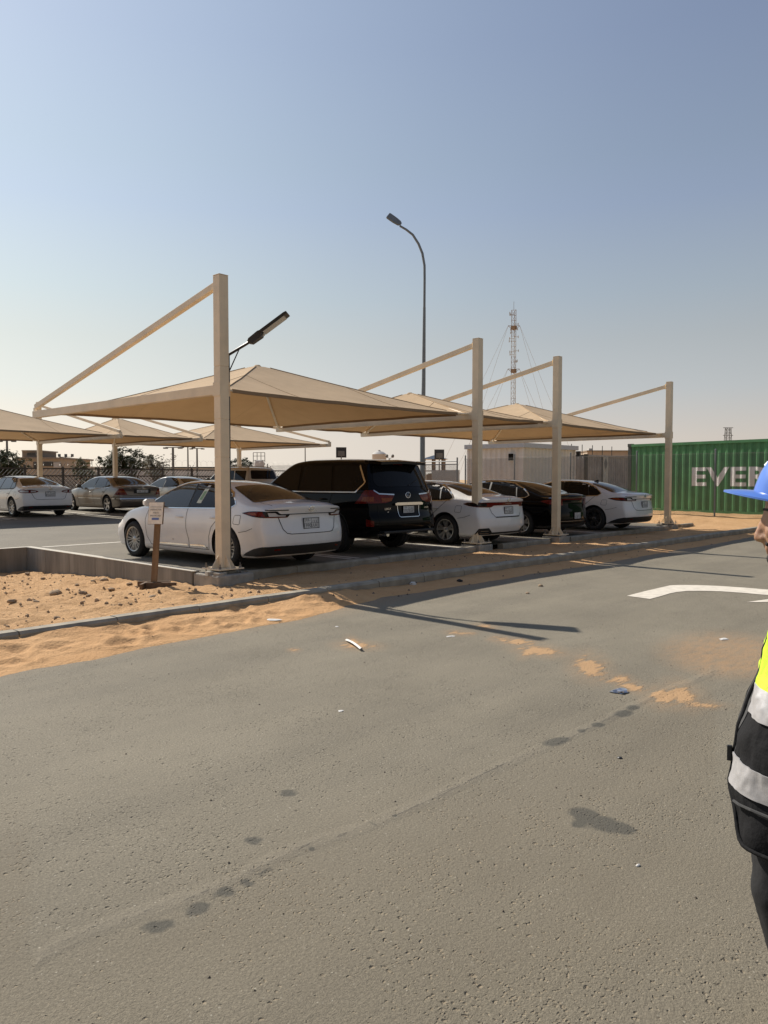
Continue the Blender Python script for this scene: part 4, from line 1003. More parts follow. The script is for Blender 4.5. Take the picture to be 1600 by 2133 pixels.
# -- older white sedan in the far row
c = Car('parked_car', 'white sedan with split pale tail lights in the far row', 'car', SEDAN, P_WHITE, at_bay(4.75, 18.1), R(.5), G2)
sedan_common(c, glass=C_GLASS2, gl_rear=C_GLASS2, chrome=C_BLK, chrome_low=False); fuel_door(c); diffuser(c, .40)
for ax in ('CL', 'CR'):
    c.patch('tail_light', ax, roundpoly([(90, .912), (72, .955), (20, .955), (4, .925), (-3, .895), (4, .86), (20, .838), (56, .84), (74, .86)], 2.0, 2), C_RED, .006)
    c.patch('reverse_light', ax, [(24, .930), (6, .905), (6, .88), (24, .864)], C_CLR, .0085); c.patch('clear_lens', ax, [(74, .905), (58, .928), (32, .93), (32, .865), (56, .862)], C_CLR, .0085)
c.strip('boot_seam', 'B', [(-.62, .84), (-.54, .66), (-.46, .615), (.46, .615), (.54, .66), (.62, .84)], .011, C_GAP, .005)
c.ring_badge('B', 0, .985, .055, .038); c.plate(0, .80, .33, .165, (('٨٢٣٦', 'ا ك ص'), ('8236', 'XKA'))); c.text('B', .46, .70, 'LE', .03, C_CHROME)
c.wheels('ten')
# -- big black SUV
SUV = dict(Lr=1.20, wb=2.85, Lf=1.04, hw=.985, zroof=1.86, rhw=.73, r=.40, arch=.06, bow=.16, ymid=.9, beltref=.93, tumb=1.05, rbow=.16, rimk=.66, smooth=3,
    top=[(-1.2, 1.795), (-1.0, 1.815), (-.5, 1.85), (.2, 1.87), (.9, 1.87), (1.35, 1.845), (1.62, 1.79), (1.95, 1.60), (2.3, 1.36), (2.52, 1.245), (2.9, 1.215), (3.4, 1.17), (3.7, 1.09), (3.89, .92)],
    belt=[(-1.2, 1.22), (2.4, 1.19), (3.0, 1.12), (3.9, .9)],
    side=[(.16, .10), (.24, .035), (.34, .02), (.5, .004), (.62, .0), (.72, .004), (.82, .018), (.93, .05)],
    plan=[(-1.2, .965), (-.8, .99), (0, 1.0), (2.4, 1.0), (3.2, .985), (3.9, .9)],
    zbot=[(-1.2, .42), (-.7, .32), (0, .27), (3.0, .27), (3.9, .34)],
    rear=[(.4, .10), (.5, .0), (.72, .0), (.80, .055), (1.0, .06), (1.22, .10), (1.3, .16), (1.78, .38), (1.85, .42)],
    front=[(.3, .08), (.5, 0), (.9, .02), (1.1, .1)])
def suv_glass(c, front, rear, quarter, chrome_pts, w=.02):
    for ax in 'LR':
        for g in (front, rear, quarter):
            if g: c.patch('window', ax, roundpoly(g, .03), C_GLASS, .006)
        if chrome_pts: c.strip('window_trim', ax, chrome_pts, w, C_CHROME, .009)
c = Car('parked_car', 'large black SUV with chrome hooked rear pillar trim and chrome tailgate bar', 'SUV', SUV, P_BLACK, at_bay(4.42, 1.22), R(.3), G1)
suv_glass(c, [(2.12, 1.235), (1.78, 1.52), (1.55, 1.645), (1.25, 1.70), (1.12, 1.71), (1.07, 1.225)], [(1.0, 1.225), (1.03, 1.715), (.20, 1.73), (.06, 1.225)], [(-.01, 1.225), (.12, 1.73), (-.58, 1.715), (-.79, 1.40), (-.60, 1.225)], None)
for ax in 'LR':
    c.strip('window_trim', ax, [(-.60, 1.205), (.5, 1.20), (1.6, 1.205), (2.15, 1.22)], .018, C_CHROME, .009)
    c.patch('pillar_hook', ax, [(-.585, 1.73), (-.61, 1.72), (-.82, 1.41), (-.80, 1.36), (-.62, 1.195), (-.56, 1.195), (-.56, 1.212), (-.60, 1.22), (-.77, 1.37), (-.785, 1.40), (-.58, 1.70)], C_CHROME, .010)
    for pts in ([(1.035, 1.2), (1.03, .8), (.99, .45)], [(.02, 1.2), (.08, 1.0), (.32, .80), (.46, .6), (.5, .45)], [(2.3, 1.1), (2.33, .8), (2.25, .45), (.5, .45)]): c.strip('door_seam', ax, pts, .009, C_GAP)
    c.patch('tail_light', 'C' + ax, roundpoly([(78, .985), (66, 1.10), (56, 1.245), (38, 1.245), (30, 1.165), (-5, 1.145), (3, 1.04), (16, 1.0), (60, .995)], 2.0, 2), C_RED, .006)
    c.patch('indicator', 'C' + ax, [(24, 1.02), (26, 1.10), (0, 1.095), (4, 1.035)], C_AMB, .008); c.patch('indicator', 'C' + ax, [(62, 1.03), (58, 1.12), (40, 1.12), (40, 1.03)], C_AMB, .0085)
    c.strip('light_trim', 'C' + ax, [(40, 1.24), (30, 1.176), (-5, 1.158)], .024, C_CHROME, .011)
    c.strip('running_board', ax, [(.6, .36), (2.2, .36)], .06, C_BLK, .03)
    c.strip('wheel_arch_lip', ax, [(.46 * math.cos(a), .41 + .46 * math.sin(a)) for a in [math.pi * k / 12 for k in range(13)]], .018, C_BLK, .008)
c.handle(1.22, 1.06); c.handle(.26, 1.06); c.mirror(2.0, 1.22)
c.patch('windscreen', 'T', roundpoly([(-.66, 1.66), (.66, 1.66), (.80, 2.35), (0, 2.46), (-.80, 2.35)], .05), C_GLASS, .005)
c.patch('rear_window', 'B', roundpoly([(-.66, 1.72), (.66, 1.72), (.76, 1.40), (.70, 1.31), (-.70, 1.31), (-.76, 1.40)], .05), C_GLASS, .006)
for sx in (-1, 1):
    c.patch('bumper_reflector', 'CL' if sx < 0 else 'CR', [(52, .56), (52, .70), (40, .66), (40, .56)], C_RED, .008)
c.ring_badge('B', .02, 1.145, .068, .055, 'L')
b = MB(); M = c.frame('B', 0, .975, .02); b.prism([(-.40, -.025), (.40, -.025), (.42, .01), (.36, .03), (-.36, .03), (-.42, .01)], -.02, .018); me = b.mesh('tailgate_bar', C_CHROME); me.transform(M); link('tailgate_bar', me, c.root)
c.strip('plate_surround', 'B', [(-.32, .94), (-.30, .74), (-.26, .72), (.26, .72), (.30, .74), (.32, .94)], .014, C_CHROME, .012)
c.plate(0, .865, .335, .14, (('٥٧٠', 'ح ق ر'), ('776', 'KAR')))
c.text('B', -.56, .885, 'LEXUS', .055, C_CHROME, .009, space=1.1); c.text('B', -.56, .825, 'LX', .028, C_CHROME, .009); c.text('B', .60, .89, 'LX570', .05, C_CHROME, .009, space=1.0); c.text('B', .66, .835, 'S', .03, C_CHROME, .009)
c.strip('tailgate_seam', 'B', [(-.78, 1.0), (-.78, .62), (.78, .62), (.78, 1.0)], .01, C_GAP)
b = MB(); vs = []
for (yy, hwid, z0, z1) in ((-.62, .70, 1.80, 1.835), (-.86, .69, 1.775, 1.83), (-1.03, .66, 1.765, 1.80)):
    vs += [(-hwid, yy, z0 - .03), (-hwid * .98, yy, z1 - .012), (0, yy, z1 + .012), (hwid * .98, yy, z1 - .012), (hwid, yy, z0 - .03), (0, yy, z0 - .005)]
b.add(vs, [(i * 6 + e, i * 6 + (e + 1) % 6, i * 6 + 6 + (e + 1) % 6, i * 6 + 6 + e) for i in range(2) for e in range(6)] + [(5, 4, 3, 2, 1, 0), (12, 13, 14, 15, 16, 17)]); sp_ = b.build('rear_spoiler', P_BLACK, c.root, smooth=50)
c.strip('brake_light', 'B', [(-.14, 1.735), (.14, 1.735)], .015, C_RED, .02)
b = MB(); p, n = c.hit('B', .12, 1.33); b.tube([p + n * .02, p + n * .03 + Vector((.30, -.0, .10)) + Vector((0, .05, 0))], .008, 6); b.build('rear_wiper', C_BLK, c.root)
b = MB(); b.box((0, -1.13, .44), (1.5, .16, .05)); b.build('bumper_step', C_BLK, c.root, bevel=.015)
for sx in (-1, 1):
    b = MB(); b.tube([(sx * .62, -.9, .40), (sx * .62, -1.17, .40)], .04, 12); b.build('exhaust_tip', C_CHROME, c.root, smooth=40)
    c.strip('roof_rail', 'T', [(sx * .62, -.6), (sx * .60, 1.3)], .03, P_BLACK, .02)
c.wheels('five', C_RIMD, .27)

# -- white fastback with full-width red light bar
AV = dict(SEDAN); AV.update(Lr=1.10, wb=2.87, Lf=1.0, hw=.925, zroof=1.43, rhw=.56,
    top=[(-1.10, 1.04), (-1.0, 1.075), (-.80, 1.09), (-.62, 1.115), (-.2, 1.235), (.2, 1.33), (.6, 1.395), (1.05, 1.428), (1.45, 1.432), (1.8, 1.405), (2.05, 1.34), (2.42, 1.16), (2.78, 1.0), (3.15, .94), (3.5, .86), (3.7, .78), (3.87, .66)])
c = Car('parked_car', 'white sedan with full-width dark red light bar and split-spoke wheels', 'car', AV, P_WHITE, at_bay(7.38, .78), R(-.2), G1)
sedan_common(c, gl_rear=C_GLASS, chrome_low=False); fuel_door(c, -.36)
for ax in ('CL', 'CR'):
    c.patch('tail_light', ax, roundpoly([(92, .915), (78, .948), (20, .955), (0, .955), (0, .882), (6, .884), (16, .842), (50, .850), (72, .872)], 1.5, 2), C_RED, .006)
    c.patch('smoked_lens', ax, [(88, .914), (76, .935), (30, .940), (28, .862), (52, .862), (72, .882)], C_SMK, .008)
    c.patch('exhaust_housing', ax, [(58, .25), (48, .39), (24, .40), (12, .30), (14, .255)], C_BLK, .0075); c.strip('exhaust_trim', ax, [(46, .285), (22, .285)], .012, C_CHROME, .012); c.strip('exhaust_trim', ax, [(44, .335), (24, .335)], .012, C_CHROME, .012)
c.patch('light_bar', 'B', [(-.425, .955), (.425, .955), (.425, .884), (-.425, .884)], C_RED, .006)
c.patch('rear_diffuser', 'B', [(-.6, .262), (-.52, .30), (.52, .30), (.6, .262)], C_BLK, .006)
c.strip('boot_seam', 'B', [(-.60, .84), (-.55, .72), (-.46, .635), (.46, .635), (.55, .72), (.60, .84)], .01, C_GAP)
c.strip('bumper_ledge', 'B', [(-.45, .625), (.45, .625)], .018, C_GAP, .006)
c.ring_badge('B', 0, 1.0, .05, .035); c.text('B', 0, .918, 'AVALON', .034, C_CHROME, .01, space=2.0); c.plate(.02, .77, .32, .15, (('٧٧٦', 'ا ب ح'), ('776', 'JBA')))
c.wheels('split', C_RIM)

# -- black fastback
SO = dict(SEDAN); SO.update(Lr=1.06, wb=2.84, Lf=1.0, hw=.93, zroof=1.445, rhw=.56,
    top=[(-1.06, 1.06), (-.98, 1.085), (-.80, 1.09), (-.60, 1.12), (-.2, 1.25), (.2, 1.35), (.6, 1.41), (1.05, 1.445), (1.45, 1.447), (1.8, 1.415), (2.05, 1.35), (2.42, 1.17), (2.78, 1.0), (3.15, .94), (3.5, .85), (3.7, .77), (3.84, .65)])
c = Car('parked_car', 'black sedan with bright window trim and plate low on its bumper', 'car', SO, P_BLACK, at_bay(10.72, .95), R(.4), G1)
sedan_common(c, glass=C_GLASS, gl_rear=C_GLASS, chrome_low=False); diffuser(c, .33)
c.patch('light_bar', 'B', [(-.425, .965), (.425, .965), (.425, .938), (-.425, .938)], C_RED, .007)
for ax in ('CL', 'CR'): c.patch('tail_light', ax, [(86, .90), (70, .93), (0, .965), (0, .938), (16, .93), (12, .80), (26, .79), (56, .83)], C_RED, .006)
c.strip('light_trim', 'B', [(-.85, .985), (.85, .985)], .012, C_CHROME, .01); c.text('B', 0, .89, 'SONATA', .045, C_CHROME, .009, space=2.6)
c.strip('bumper_trim', 'B', [(-.72, .40), (.72, .40)], .02, C_CHROME, .012); c.plate(.05, .53, .32, .16, (('٥٠١٨', 'ا س ص'), ('5018', 'XSA')))
c.wheels('split', C_RIM)

# -- grey older saloon with wedge lights
SCL = dict(SEDAN); SCL.update(Lr=1.15, wb=2.96, Lf=.92, hw=.925, zroof=1.44, rhw=.57, r=.335,
    top=[(-1.15, 1.04), (-1.08, 1.065), (-.9, 1.075), (-.58, 1.095), (-.18, 1.27), (.1, 1.37), (.5, 1.425), (1.05, 1.448), (1.5, 1.44), (1.85, 1.395), (2.1, 1.31), (2.45, 1.14), (2.75, 1.0), (3.15, .945), (3.5, .87), (3.7, .79), (3.88, .66)],
    rear=[(.2, .12), (.3, .05), (.42, .0), (.55, .0), (.62, .04), (.85, .05), (.98, .02), (1.04, .0), (1.1, .05)])
c = Car('parked_car', 'dark grey older sedan with wedge red lights and chrome plate surround', 'car', SCL, P_GREY, at_bay(8.55, 18.6), R(.8), G2)
sedan_common(c, glass=C_GLASS2, gl_rear=C_GLASS2, chrome_low=False)
for ax in 'LR': c.strip('side_moulding', ax, [(2.3, .56), (.45, .56)], .03, C_CHROME, .008); c.strip('side_moulding', ax, [(-.42, .56), (-1.0, .56)], .03, C_CHROME, .008)
for ax in ('CL', 'CR'): c.patch('tail_light', ax, [(80, .70), (48, .955), (34, .955), (18, .71)], C_RED, .006); c.patch('indicator', ax, [(66, .80), (56, .87), (30, .87), (26, .80)], C_AMB, .008)
c.patch('plate_recess', 'B', roundpoly([(-.36, .76), (.36, .76), (.36, .93), (-.36, .93)], .02), C_BLK, .005); c.strip('plate_trim', 'B', [(-.37, .94), (.37, .94)], .025, C_CHROME, .012)
c.plate(0, .845, .50, .11, (('١٠٧', 'ر س ا'), ('1077', 'ASR'))); c.ring_badge('B', 0, 1.0, .045, .04, 'star'); c.text('B', -.52, .965, 'S500', .04, C_CHROME, .008)
c.strip('bumper_seam', 'B', [(-.8, .68), (.8, .68)], .01, C_GAP); c.strip('bumper_trim', 'B', [(-.8, .56), (.8, .56)], .03, C_CHROME, .009)
b = MB(); p, n = c.hit('T', 0, .12); b.tube([p, p + Vector((0, -.05, .12))], .004, 5); b.build('antenna', C_BLK, c.root)
c.wheels('five', C_RIM)

# -- champagne sedan, mostly hidden
c = Car('parked_car', 'champagne sedan half hidden behind the corner white sedan roof', 'car', SEDAN, P_SILVER, at_bay(11.75, 18.8), R(-.5), G2)
sedan_common(c, chrome_low=False); diffuser(c)
for ax in ('CL', 'CR'): c.patch('tail_light', ax, [(88, .905), (72, .95), (12, .95), (8, .86), (60, .845)], C_RED, .006)
c.plate(0, .78, .33, .16, (('٢٦٠٤', 'د ب ا'), ('2604', 'ABD'))); c.wheels('ten')

# -- beige roof-railed off-roader
PR = dict(SUV); PR.update(hw=.95, zroof=1.83, rhw=.71)
c = Car('parked_car', 'beige off-road car with silver roof rails in the far row', 'SUV', PR, P_BEIGE, at_bay(14.75, 18.7), R(-.3), G2)
suv_glass(c, [(2.10, 1.235), (1.78, 1.52), (1.55, 1.63), (1.15, 1.69), (1.10, 1.225)], [(1.03, 1.225), (1.06, 1.70), (.26, 1.71), (.14, 1.225)], [(.07, 1.225), (.18, 1.71), (-.66, 1.69), (-.72, 1.225)], None)
for ax in 'LR':
    c.patch('tail_light', ax, [(-1.15, .95), (-1.15, 1.25), (-.98, 1.25), (-1.0, .95)], C_RED, .006)
    for pts in ([(1.065, 1.2), (1.06, .8), (1.0, .45)], [(.1, 1.2), (.12, 1.0), (.36, .78), (.46, .5)]): c.strip('door_seam', ax, pts, .009, C_GAP)
for sx in (-1, 1):
    p0, _ = c.hit('T', sx * .60, -.75); p1, _ = c.hit('T', sx * .60, .1); p2, _ = c.hit('T', sx * .58, .95); u = Vector((0, 0, .055))
    b = MB(); b.tube([p0, p0 + u + Vector((0, .1, 0)), p1 + u, p2 + u - Vector((0, .1, 0)), p2], .018, 8); b.build('roof_rail', C_RIM, c.root, smooth=50)
    c.patch('tail_light', 'B', [(sx * .93, .95), (sx * .93, 1.25), (sx * .78, 1.25), (sx * .78, .95)], C_RED, .006)
c.patch('rear_window', 'B', roundpoly([(-.64, 1.71), (.64, 1.71), (.72, 1.32), (-.72, 1.32)], .06), C_GLASS, .006); c.patch('windscreen', 'T', roundpoly([(-.66, 1.66), (.66, 1.66), (.80, 2.35), (0, 2.46), (-.80, 2.35)], .05), C_GLASS, .005)
c.mirror(2.0, 1.22); c.handle(1.22, 1.06, C_CHROME); c.handle(.3, 1.06, C_CHROME); c.plate(0, .9, .33, .16, (('٩١٤٠', 'ح ا د'), ('9140', 'DAJ'))); c.wheels('five', C_RIM, .26)
# ================================================================== BACKGROUND
GZ = .36
# ---- shipping containers
def corr(t, period=.28, depth=.034):
    q = (t / period) % 1.0
    if q < .28: return 0.0
    if q < .5: return depth * (q - .28) / .22
    if q < .78: return depth
    return depth * (1 - (q - .78) / .22)
def corr_breaks(L, period=.28):
    out = []; k = 0
    while k * period < L:
        for q in (0, .28, .5, .78):
            t = (k + q) * period
            if t < L: out.append(t)
        k += 1
    return out + [L]
def corr_panel(L, h, period=.28, depth=.034):       # in local: along +X, faces -Y, z 0..h
    b = MB(); t = corr_breaks(L, period)
    for x in t: b.v += [(x, corr(x, period, depth), 0), (x, corr(x, period, depth), h)]
    n = len(t); b.f += [(2 * i, 2 * i + 2, 2 * i + 3, 2 * i + 1) for i in range(n - 1)]; b.m += [0] * (n - 1)
    return b
def container(name, label, loc, rz, L, paint_m, dark_m, h=2.59, w=2.44):
    # local: long side along +X facing -Y, short end at x=0 facing -X
    r = thing(name, label, 'container', loc, rz)
    p = corr_panel(L - .3, h - .28); m = p.mesh('side_panel', paint_m); m.transform(Matrix.Translation((.15, .02, .16))); link('side_panel', m, r)
    p = corr_panel(L - .3, h - .28); m = p.mesh('side_panel', paint_m); m.transform(Matrix.Translation((.15, w - .02, .16)) @ Matrix.Diagonal((1, -1, 1, 1))); link('side_panel', m, r)
    for x in (0, L):
        p = corr_panel(w - .3, h - .28); m = p.mesh('end_panel', paint_m); m.transform(Matrix.Translation((x + (.02 if x == 0 else -.02), .15, .16)) @ Matrix.Rotation(R(90), 4, 'Z') @ Matrix.Diagonal((1, -1 if x == 0 else 1, 1, 1))); link('end_panel', m, r)
    for x in (.075, L - .075):
        for y in (.075, w - .075):
            b = MB(); b.box((x, y, h / 2), (.15, .15, h - .24)); b.build('corner_post', dark_m, r)
            for z in (.06, h - .06): b = MB(); b.box((x, y, z), (.178, .178, .12)); b.build('corner_casting', dark_m, r)
    for y in (.03, w - .03):
        for z, hh in ((.08, .15), (h - .075, .10)): b = MB(); b.box((L / 2, y, z), (L - .31, .09, hh)); b.build('side_rail', paint_m, r)
    b = MB(); b.box((L / 2, w / 2, h - .05), (L - .1, w - .1, .03)); b.build('roof', paint_m, r)
    return r
M_GREEN = mat('green_container_paint', (.075, .235, .09), .5, var=.22, scale=1.2, bump=.06)
M_GREEND = mat('container_frame_dark', (.045, .05, .04), .6, var=.4, scale=8)
M_LETTER = mat('container_lettering', (.93, .90, .86), .6, var=.12, scale=5)
gc = container('shipping_container', 'green corrugated shipping container with large white lettering', (22.12, 3.93, .31), R(-100), 12.2, M_GREEN, M_GREEND, h=2.69)
me = text_mesh('EVERGREEN', 1.0, align='LEFT', bold=.03, space=1.06); xs_ = [v.co.x for v in me.vertices]; ys_ = [v.co.y for v in me.vertices]
kx = 6.95 / (max(xs_) - min(xs_)); ky = .70 / (max(ys_) - min(ys_)); x00, y00 = min(xs_), min(ys_)
bm = bmesh.new(); bm.from_mesh(me)
for v in bm.verts: v.co = Vector((2.76 + (v.co.x - x00) * kx, 0, 1.03 + (v.co.y - y00) * ky))
for t in corr_breaks(11.9):
    if 2.3 < t + .15 < 10.2: bmesh.ops.bisect_plane(bm, geom=bm.verts[:] + bm.edges[:] + bm.faces[:], plane_co=(t + .15, 0, 0), plane_no=(1, 0, 0), dist=1e-5)
for v in bm.verts: v.co.y = .02 + corr(v.co.x - .15 + 1e-6) - .004
for z0 in ():
    pass
bm.normal_update()
for f in bm.faces:
    if f.normal.y > 0: f.normal_flip()
bm.to_mesh(me); bm.free(); me.materials.clear(); me.materials.append(M_LETTER); me.name = 'lettering'; link('lettering', me, gc)
M_GREYC = mat('grey_container_paint', (.27, .265, .25), .6, var=.25, scale=1.5, bump=.08)
kc = container('shipping_container', 'faded grey corrugated shipping container behind the chain-link fence', (30.8, 10.4, GZ), 0, 6.06, M_GREYC, M_GREEND)
b = MB(); b.box((2.1, -.04, 1.55), (.62, .012, 1.9)); bd = b.build('sign_board', mat('pale_sign_board', (.42, .43, .38), .6), kc)
b = MB(); d0 = .2
b.prism([(2.1, 2.45), (2.1 + d0, 2.1), (2.1, 1.75), (2.1 - d0, 2.1)], -.052, -.047, fn=lambda a, z, k: (a, k, z)); b.build('diamond_mark', mat('sign_mark', (.12, .14, .14), .6), bd)
for k in range(5):
    b = MB(); b.box((.5 + k * 1.2, 1.2, 2.59 + .3), (.03, .03, .6)); b.build('roof_rod', M_GREEND, kc)

# ---- white site cabin
M_CAB = mat('white_cabin_cladding', (.66, .64, .60), .55, var=.08, scale=2, bump=.04)
M_CABT = mat('cabin_fascia', (.44, .47, .50), .5, var=.06)
cb = thing('site_cabin', 'white corrugated site cabin with small dark window behind fence', 'cabin', (23.7, 9.85, GZ))
LX_, LY_, HC = 4.8, 3.15, 2.72
for (L, M) in ((LX_, Matrix.Identity(4)), (LY_, Matrix.Rotation(R(-90), 4, 'Z') @ Matrix.Translation((-LY_, 0, 0))), (LX_, Matrix.Translation((LX_, LY_, 0)) @ Matrix.Rotation(math.pi, 4, 'Z')), (LY_, Matrix.Translation((LX_, 0, 0)) @ Matrix.Rotation(R(90), 4, 'Z'))):
    p = corr_panel(L, HC, .30, .05); m = p.mesh('wall_panel', M_CAB); m.transform(M); link('wall_panel', m, cb)
for x, y in ((0, 0), (LX_, 0), (0, LY_), (LX_, LY_)): b = MB(); b.box((x, y, HC / 2), (.09, .09, HC)); b.build('corner_trim', M_CAB, cb)
b = MB(); b.box((LX_ / 2, LY_ / 2, HC + .1), (LX_ + .3, LY_ + .3, .22)); b.build('roof', M_CABT, cb, bevel=.01)
b = MB(); b.box((-.03, .62, 2.28), (.05, .36, .40)); wf = b.build('window', M_CAB, cb); b = MB(); b.box((-.06, .62, 2.28), (.02, .28, .32)); b.build('pane', C_GLASS, wf)
b = MB(); b.box((LX_ + .22, -.1, HC - .2), (.14, .2, .3)); b.build('wall_lamp', M_BLACK, cb)

# ---- chain-link fence on the right
M_WIRE = mat('galvanised_wire', (.16, .155, .145), .6, metal=.3)
FU = 20.2
cf = thing('chain_link_fence', 'galvanised chain-link fence in front of the shipping containers', 'fence', (FU, 0, GZ - .1))
postv = [10.55, 8.0, 5.4, 2.67, -.16, -2.95, -5.8]
for v in postv:
    b = MB(); b.tube([(0, v, 0), (0, v, 2.34)], .03, 8); b.lathe([(.034, 2.34), (.034, 2.37), (0, 2.39)], 8, (0, v, 0)); b.build('post', M_GALV, cf, smooth=40)
def chain(v0, v1, z0, z1, p=.062, r=.0026):
    b = MB(); L = v1 - v0; H = z1 - z0; n = int((L + H) / p)
    for k in range(n):
        a = k * p
        for sg in (1, -1):
            s0, s1 = max(0, a - H), min(a, L)
            if s1 - s0 < .02: continue
            if sg > 0: p0, p1 = (s0, a - s0), (s1, a - s1)
            else: p0, p1 = (L - s0, a - s0), (L - s1, a - s1)
            b.bar((sg * .002, v0 + p0[0], z0 + p0[1]), (sg * .002, v0 + p1[0], z0 + p1[1]), r * 2, r * 2)
    return b
for v1, v0 in zip(postv, postv[1:]):
    o = chain(v0, v1, .08, 2.2).build('wire_mesh', M_WIRE, cf, fix=False); o['kind'] = 'stuff'
b = MB(); b.tube([(0, postv[-1], 2.22), (0, postv[0], 2.22)], .006, 5); b.build('top_wire', M_WIRE, cf)
# gate further back
gf = thing('fence_gate', 'wire mesh gate with pale lower panel beside the site cabin', 'gate', (FU, 11.0, GZ - .1))
for v in (0, 4.1): b = MB(); b.tube([(0, v, 0), (0, v, 2.3)], .035, 8); b.build('post', M_GALV, gf, smooth=40)
b = MB()
for z in (.25, 2.0, 2.13): b.tube([(0, .05, z), (0, 4.05, z)], .022, 6)
b.build('gate_rail', M_GALV, gf)['kind'] = 'stuff'
o = chain(.05, 4.05, .25, 2.0).build('wire_mesh', M_WIRE, gf, fix=False); o['kind'] = 'stuff'
b = MB(); b.box((.3, .9, .95), (.02, 1.6, 1.6)); b.build('panel', mat('white_sheet_panel', (.66, .63, .58), .6, var=.06), gf)
# far continuation of the fence
f2 = thing('chain_link_fence', 'distant chain-link fence stretch left of the gate behind the SUV', 'fence', (FU, 15.2, GZ - .1))
for v in (0.2, 3.2, 6.2, 9.2, 12.2): b = MB(); b.tube([(0, v, 0), (0, v, 2.2)], .03, 8); b.build('post', M_GALV, f2, smooth=40)
o = chain(.2, 12.2, .08, 2.1, .075).build('wire_mesh', M_WIRE, f2, fix=False); o['kind'] = 'stuff'

# ---- black lattice fence along the back
BF = 36.0
M_FBLK = mat('black_fence_steel', (.022, .02, .018), .6, var=.2)
bf = thing('lattice_fence', 'black steel lattice fence with razor wire behind the far cars', 'fence', (0, BF, .28))
us = [9.3 + 2.25 * k for k in range(18)]
for u in us:
    b = MB(); b.box((u, 0, 1.02), (.12, .12, 2.04)); b.build('post', M_FBLK, bf)
    b = MB(); b.bar((u, 0, 2.03), (u - .16, 0, 2.3), .025, .025); b.bar((u, 0, 2.03), (u + .16, 0, 2.3), .025, .025); b.build('y_bracket', M_FBLK, bf)
for u0, u1 in zip(us, us[1:]):
    for z in (.15, 1.52, 1.95): b = MB(); b.box(((u0 + u1) / 2, 0, z), (u1 - u0 - .12, .05, .07)); b.build('rail', M_FBLK, bf)
    b = MB(); L = u1 - u0 - .1
    for (z0, z1, pp) in ((.17, 1.50, .24), (1.55, 1.93, .24)):
        H = z1 - z0; n = int((L + H) / pp)
        for k in range(1, n + 1):
            a = k * pp
            for sg in (1, -1):
                s0, s1 = max(0, a - H), min(a, L)
                if s1 - s0 < .03: continue
                x0_, x1_ = (s0, s1) if sg > 0 else (L - s0, L - s1)
                if sg > 0 and z0 > 1: continue
                b.bar((u0 + .05 + x0_, sg * .008, z0 + a - s0), (u0 + .05 + x1_, sg * .008, z0 + a - s1), .021, .028)
    o = b.build('lattice', M_FBLK, bf, fix=False); o['kind'] = 'stuff'
b = MB(); n = 1500; u0 = us[0]
b.tube([(u0 + k * .026, .22 * math.cos(k * .33), 2.38 + .22 * math.sin(k * .33)) for k in range(n)], .004, 3)
o = b.build('razor_wire', mat('razor_wire_steel', (.34, .33, .31), .4, metal=.5), bf, fix=False); o['kind'] = 'stuff'

# ---- lamp posts and floodlights far off
def px_base(px, d, z=.25):
    p = pxd(px, HORIZON, d); p.z = z; return p
def zpx(y, d): return CAM.z + _slope(y)[0] * d
M_FAR = mat('far_steel', (.13, .13, .125), .6)
def far_pole(px, ytop, d, r, label, head='T', name='lamp_post', cat='lamp post'):
    p = px_base(px, d); t = thing(name, label, cat, p); h = zpx(ytop, d) - p.z
    b = MB(); b.tube([(0, 0, 0), (0, 0, h)], [r, r * .7], 8); b.build('pole', M_FAR, t, smooth=40)
    if head == 'T':
        b = MB(); q = RGT * .55; b.bar(Vector((0, 0, h)) - q, Vector((0, 0, h)) + q, .07, .06); b.build('crossarm', M_FAR, t)
        for s in (-1, 1): b = MB(); b.box(Vector((0, 0, h - .05)) + q * s, (.3, .3, .1), HEAD); b.build('lamp_head', M_FAR, t)
    elif head == 'flood3':
        b = MB(); q = RGT * .8; b.bar(Vector((0, 0, h)) - q, Vector((0, 0, h)) + q, .06, .06); b.build('crossarm', M_FAR, t)
        for s in (-1, 0, 1): b = MB(); b.box(Vector((0, 0, h + .2)) + q * s, (.42, .3, .34), HEAD + .3); b.build('floodlight', M_FAR, t)
    elif head == 'flood2':
        for s in (-1, 1): b = MB(); b.tube([Vector((0, 0, h)), Vector((0, 0, h + .1)) + RGT * .25 * s], .03, 5); b.lathe([(0, -.1), (.2, -.06), (.2, .06), (0, .1)], 10, Vector((0, 0, h + .28)) + RGT * .34 * s, axis='Y'); b.build('floodlight', M_FAR, t)
    elif head == 'solar':
        b = MB(); b.box((0, 0, h + .16), (.62, .05, .62), HEAD - R(90) + .15, rot=None); o = b.build('solar_panel', M_BLACK, t); b = MB(); b.box(Vector((0, 0, h + .1)) - FWD * .06, (.4, .06, .3), HEAD - R(90) + .15); b.build('floodlight', M_FAR, t)
    return t
LG = 'distant lamp posts'
far_pole(16, 918, 62, .12, 'grey lamp post rising from the dark bush at the fence')
far_pole(361, 932, 58, .12, 'stout grey lamp post right of the bare shrub')
far_pole(392, 931, 74, .09, 'slim grey lamp post between the stout one and the dark one')
far_pole(411, 934, 74, .11, 'dark lamp post nearest the corner shade post')
far_pole(636, 925, 70, .06, 'thin mast rising behind the black SUV roof', None, 'mast', 'mast')
far_pole(138, 952, 95, .08, 'floodlight mast with three lamps beside the flat-roofed building', 'flood3', 'floodlight_mast', 'floodlight')
far_pole(711, 948, 46, .05, 'solar floodlight on a pole behind the black SUV roof', 'solar', 'floodlight_mast', 'floodlight')
far_pole(915, 952, 48, .05, 'solar floodlight on a pole beside the dark gazebo', 'solar', 'floodlight_mast', 'floodlight')
